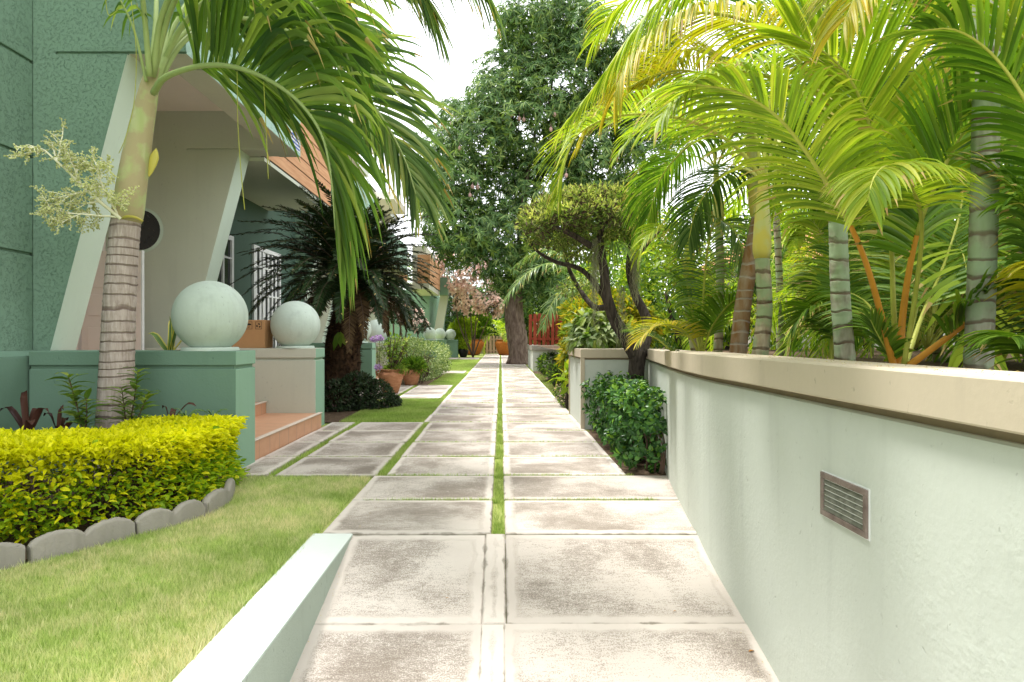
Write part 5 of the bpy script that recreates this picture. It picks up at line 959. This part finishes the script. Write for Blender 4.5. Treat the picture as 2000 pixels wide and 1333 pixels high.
# small low fronds at left
A8 = thing('areca_palm', 'low young areca spilling golden fronds over the wall corner', 'palm', tuple(P(1370, 705, 6.0)), grp)
af(A8, ((1370,700,6.),(1345,655,5.9),(1310,635,5.8),(1275,640,5.75),(1248,665,5.7)), 44, .30, .016, 'areca_y', .3); af(A8, ((1370,700,6.),(1350,600,6.),(1330,500,5.9),(1300,445,5.8),(1262,465,5.7),(1248,500,5.7)), 44, .34, .018, 'areca_l', .6)
af(A8, ((1370,700,6.),(1375,560,5.8),(1390,450,5.6),(1425,440,5.4),(1450,490,5.3),(1465,560,5.25)), 44, .38, .020, 'palm_b', .7); af(A8, ((1370,700,6.),(1390,640,5.9),(1430,590,5.7),(1460,590,5.6)), 40, .38, .02, 'areca_g', .3)
af(A8, ((1370,700,6.),(1360,620,6.1),(1345,560,6.2),(1300,540,6.3)), 40, .4, .02, 'areca_g', .3); af(A8, ((1370,700,6.),(1320,690,5.9),(1280,660,5.9),(1240,650,6.1)), 36, .3, .018, 'areca_d', .3)
A9 = thing('areca_palm', 'green young areca between the second and middle trunks', 'palm', tuple(P(1600, 720, 4.6)), grp)
for pts, m in ((((1640,715,4.6),(1632,650,4.6),(1610,610,4.55),(1580,605,4.5),(1555,630,4.5)), 'areca_g'), (((1640,715,4.6),(1630,560,4.9),(1610,470,5.2),(1580,430,5.4),(1560,460,5.5)), 'areca_l'), (((1620,715,4.6),(1640,560,4.8),(1670,440,5),(1720,380,5.2)), 'areca_g'), (((1620,715,4.6),(1625,640,4.8),(1620,570,5),(1600,540,5.2),(1575,550,5.3)), 'areca_g'), (((1620,715,4.6),(1650,620,4.8),(1690,560,5),(1730,560,5.2)), 'areca_d')): af(A9, pts, 44, .32, .022, m, .45)
# clumps behind, random
bgp = [(3.5, 7.0), (3.6, 6.0), (4.3, 5.4), (4.1, 8.6), (4.6, 7.0), (5.8, 6.0), (3.9, 9.3), (5.5, 8.6), (7.0, 7.4), (4.9, 11.5), (6.2, 11.8), (7.4, 10.2), (4.2, 4.4), (5.2, 4.6), (6.4, 5.0)]
sidew = ['behind the slim trunk', 'behind the orange stalks', 'behind the thickest trunk']
bgp += [(3.3, 5.2), (4.0, 6.6), (5.0, 7.6), (4.8, 5.9)]
for i, (x, y) in enumerate(bgp):
    hi = i % 2 == 0; z0_ = 1.05; tz = random.uniform(2.3, 3.4) if hi else random.uniform(1.15, 1.4)
    crownpalm('areca_palm', 'dense background areca foliage behind the front trunks', (x, y, z0_), (x+random.uniform(-.15, .15), y, tz), .05 if hi else 0, 14, 1.6 if hi else 2.0, .5, [M['areca_g'], M['areca_l'], M['areca_l'], M['areca_d'], M['areca_y']] if hi else [M['areca_g'], M['areca_g'], M['areca_l'], M['areca_l']], M['ygstalk'], M['trunk_r'], 'background areca palms', 5 if hi else 30, 80, shaft=np.array([0, 0, .5]) if hi else None, n=36, seg=4, wd=.03, rings=14, skip=(lambda hd: hd[0] < -.6) if x < 4.2 else None)
# trees behind the palms
for i, (x, y, z, r, lab) in enumerate(((5.2, 17, 3.0, 1.9, 'yellow green bushy tree right of the flat-topped tree'), (8.5, 15, 3.3, 2.4, 'green bushy tree behind the areca trunks'), (12, 13, 3.2, 2.6, 'green bushy tree behind the orange stalks'), (14, 9, 3.0, 2.6, 'green bushy tree at the right edge behind the palms'), (4.6, 23, 3.0, 2.0, 'green bushy tree between red fence and flat-topped tree'))):
    simple_bush('garden_tree', lab, 'tree', [((x, y, z), (r, r, z*.6)), ((x-r*.6, y-.6, z*.8), (r*.6, r*.6, z*.5)), ((x+r*.6, y-.6, z*.75), (r*.6, r*.6, z*.5))], 7500, .22, .08, [M['areca_g'], M['areca_l'], M['mango']], [.4, .35, .25], T_simple(), dwn=.3, zmin=1.0, stemr=.12, group='background trees behind the palms')
# neighbour house glimpsed through the palms
NH = thing('neighbour_house', 'cream house with terracotta roof glimpsed through the palm fronds', 'house', (12, 21, 0))
g = G(); box(g, 7.5, 20, 20, 26, 0, 3.6); build('wall', g, M['beige'], NH)
g = G(); g.add([[7,19.4,3.6],[20.5,19.4,3.6],[20.5,26.6,3.6],[7,26.6,3.6],[9.5,23,5.2],[18,23,5.2]], [np.array([[0,1,5,4],[2,3,4,5],[0,3,2,1]]), np.array([[1,2,5],[3,0,4]])]); build('roof', g, M['terra'], NH)
for x in (9, 12, 15.5): g = G(); box(g, x, x+1.2, 19.97, 19.998, 1.3, 2.6); wn = build('window', g, M['white'], NH); g = G(); box(g, x+.08, x+1.12, 19.96, 19.969, 1.38, 2.52); build('pane', g, M['dark'], wn)
# litter on the wall cap, the ramp and the kerb foot
g = G(); n = 260; yy = rng.uniform(1.7, 3.6, n); q = np.stack([rng.uniform(1.27, 1.5, n), yy, np.full(n, 1.203)], 1)
n2 = 150; q2 = np.stack([rng.choice([-.97, 1.25], n2, p=[.4, .6])+rng.normal(0, .02, n2)*np.array(1.), rng.uniform(2.6, 6, n2), np.zeros(n2)], 1); q2[:, 0] = np.where(q2[:, 0] < 0, np.maximum(q2[:, 0], -.965), np.minimum(q2[:, 0], 1.27)); q2[:, 2] = gz(q2[:, 1])+.004
q = np.vstack([q, q2]); scatter(g, T_simple(.1), q, rdir(len(q))*np.array([1, 1, .1]), np.array([0, 0, 1.])+rng.normal(0, .15, q.shape), rng.uniform(.004, .011, len(q)), .005)
tag(build('litter_stuff', g, M['drytip']), 'tiny orange brown plant litter on the wall cap and along the ramp edges', 'litter', kind='stuff')
# fallen leaves
M['fallen'] = foliage('fallen_dry_leaf', (.30, .12, .04), (.45, .22, .06), .1, .7)
for (u, v_, lab) in ((1462, 1275, 'curled orange brown fallen leaf near the wall foot on the ramp'), (870, 1170, 'tiny dry leaf lying on the left ramp slab'), (1315, 1196, 'dry leaf beside the ramp joint near the wall')):
    Y_ = (1.3+.22*4.42)/((v_-660)/F+.22); q = np.array([(u-978)*Y_/F, Y_, float(gz(Y_))+.004]); g = G(); scatter(g, T_oval(), q[None], np.array([[1., .3, .1]]), np.array([[0, .2, 1.]]), .035 if u == 1462 else .02, .018 if u == 1462 else .01); tag(build('fallen_leaf', g, M['fallen'], None, 0, tuple(q)), lab, 'leaf')
print('objects', len(bpy.data.objects), 'faces', sum(len(o.data.polygons) for o in bpy.data.objects if o.type == 'MESH'))
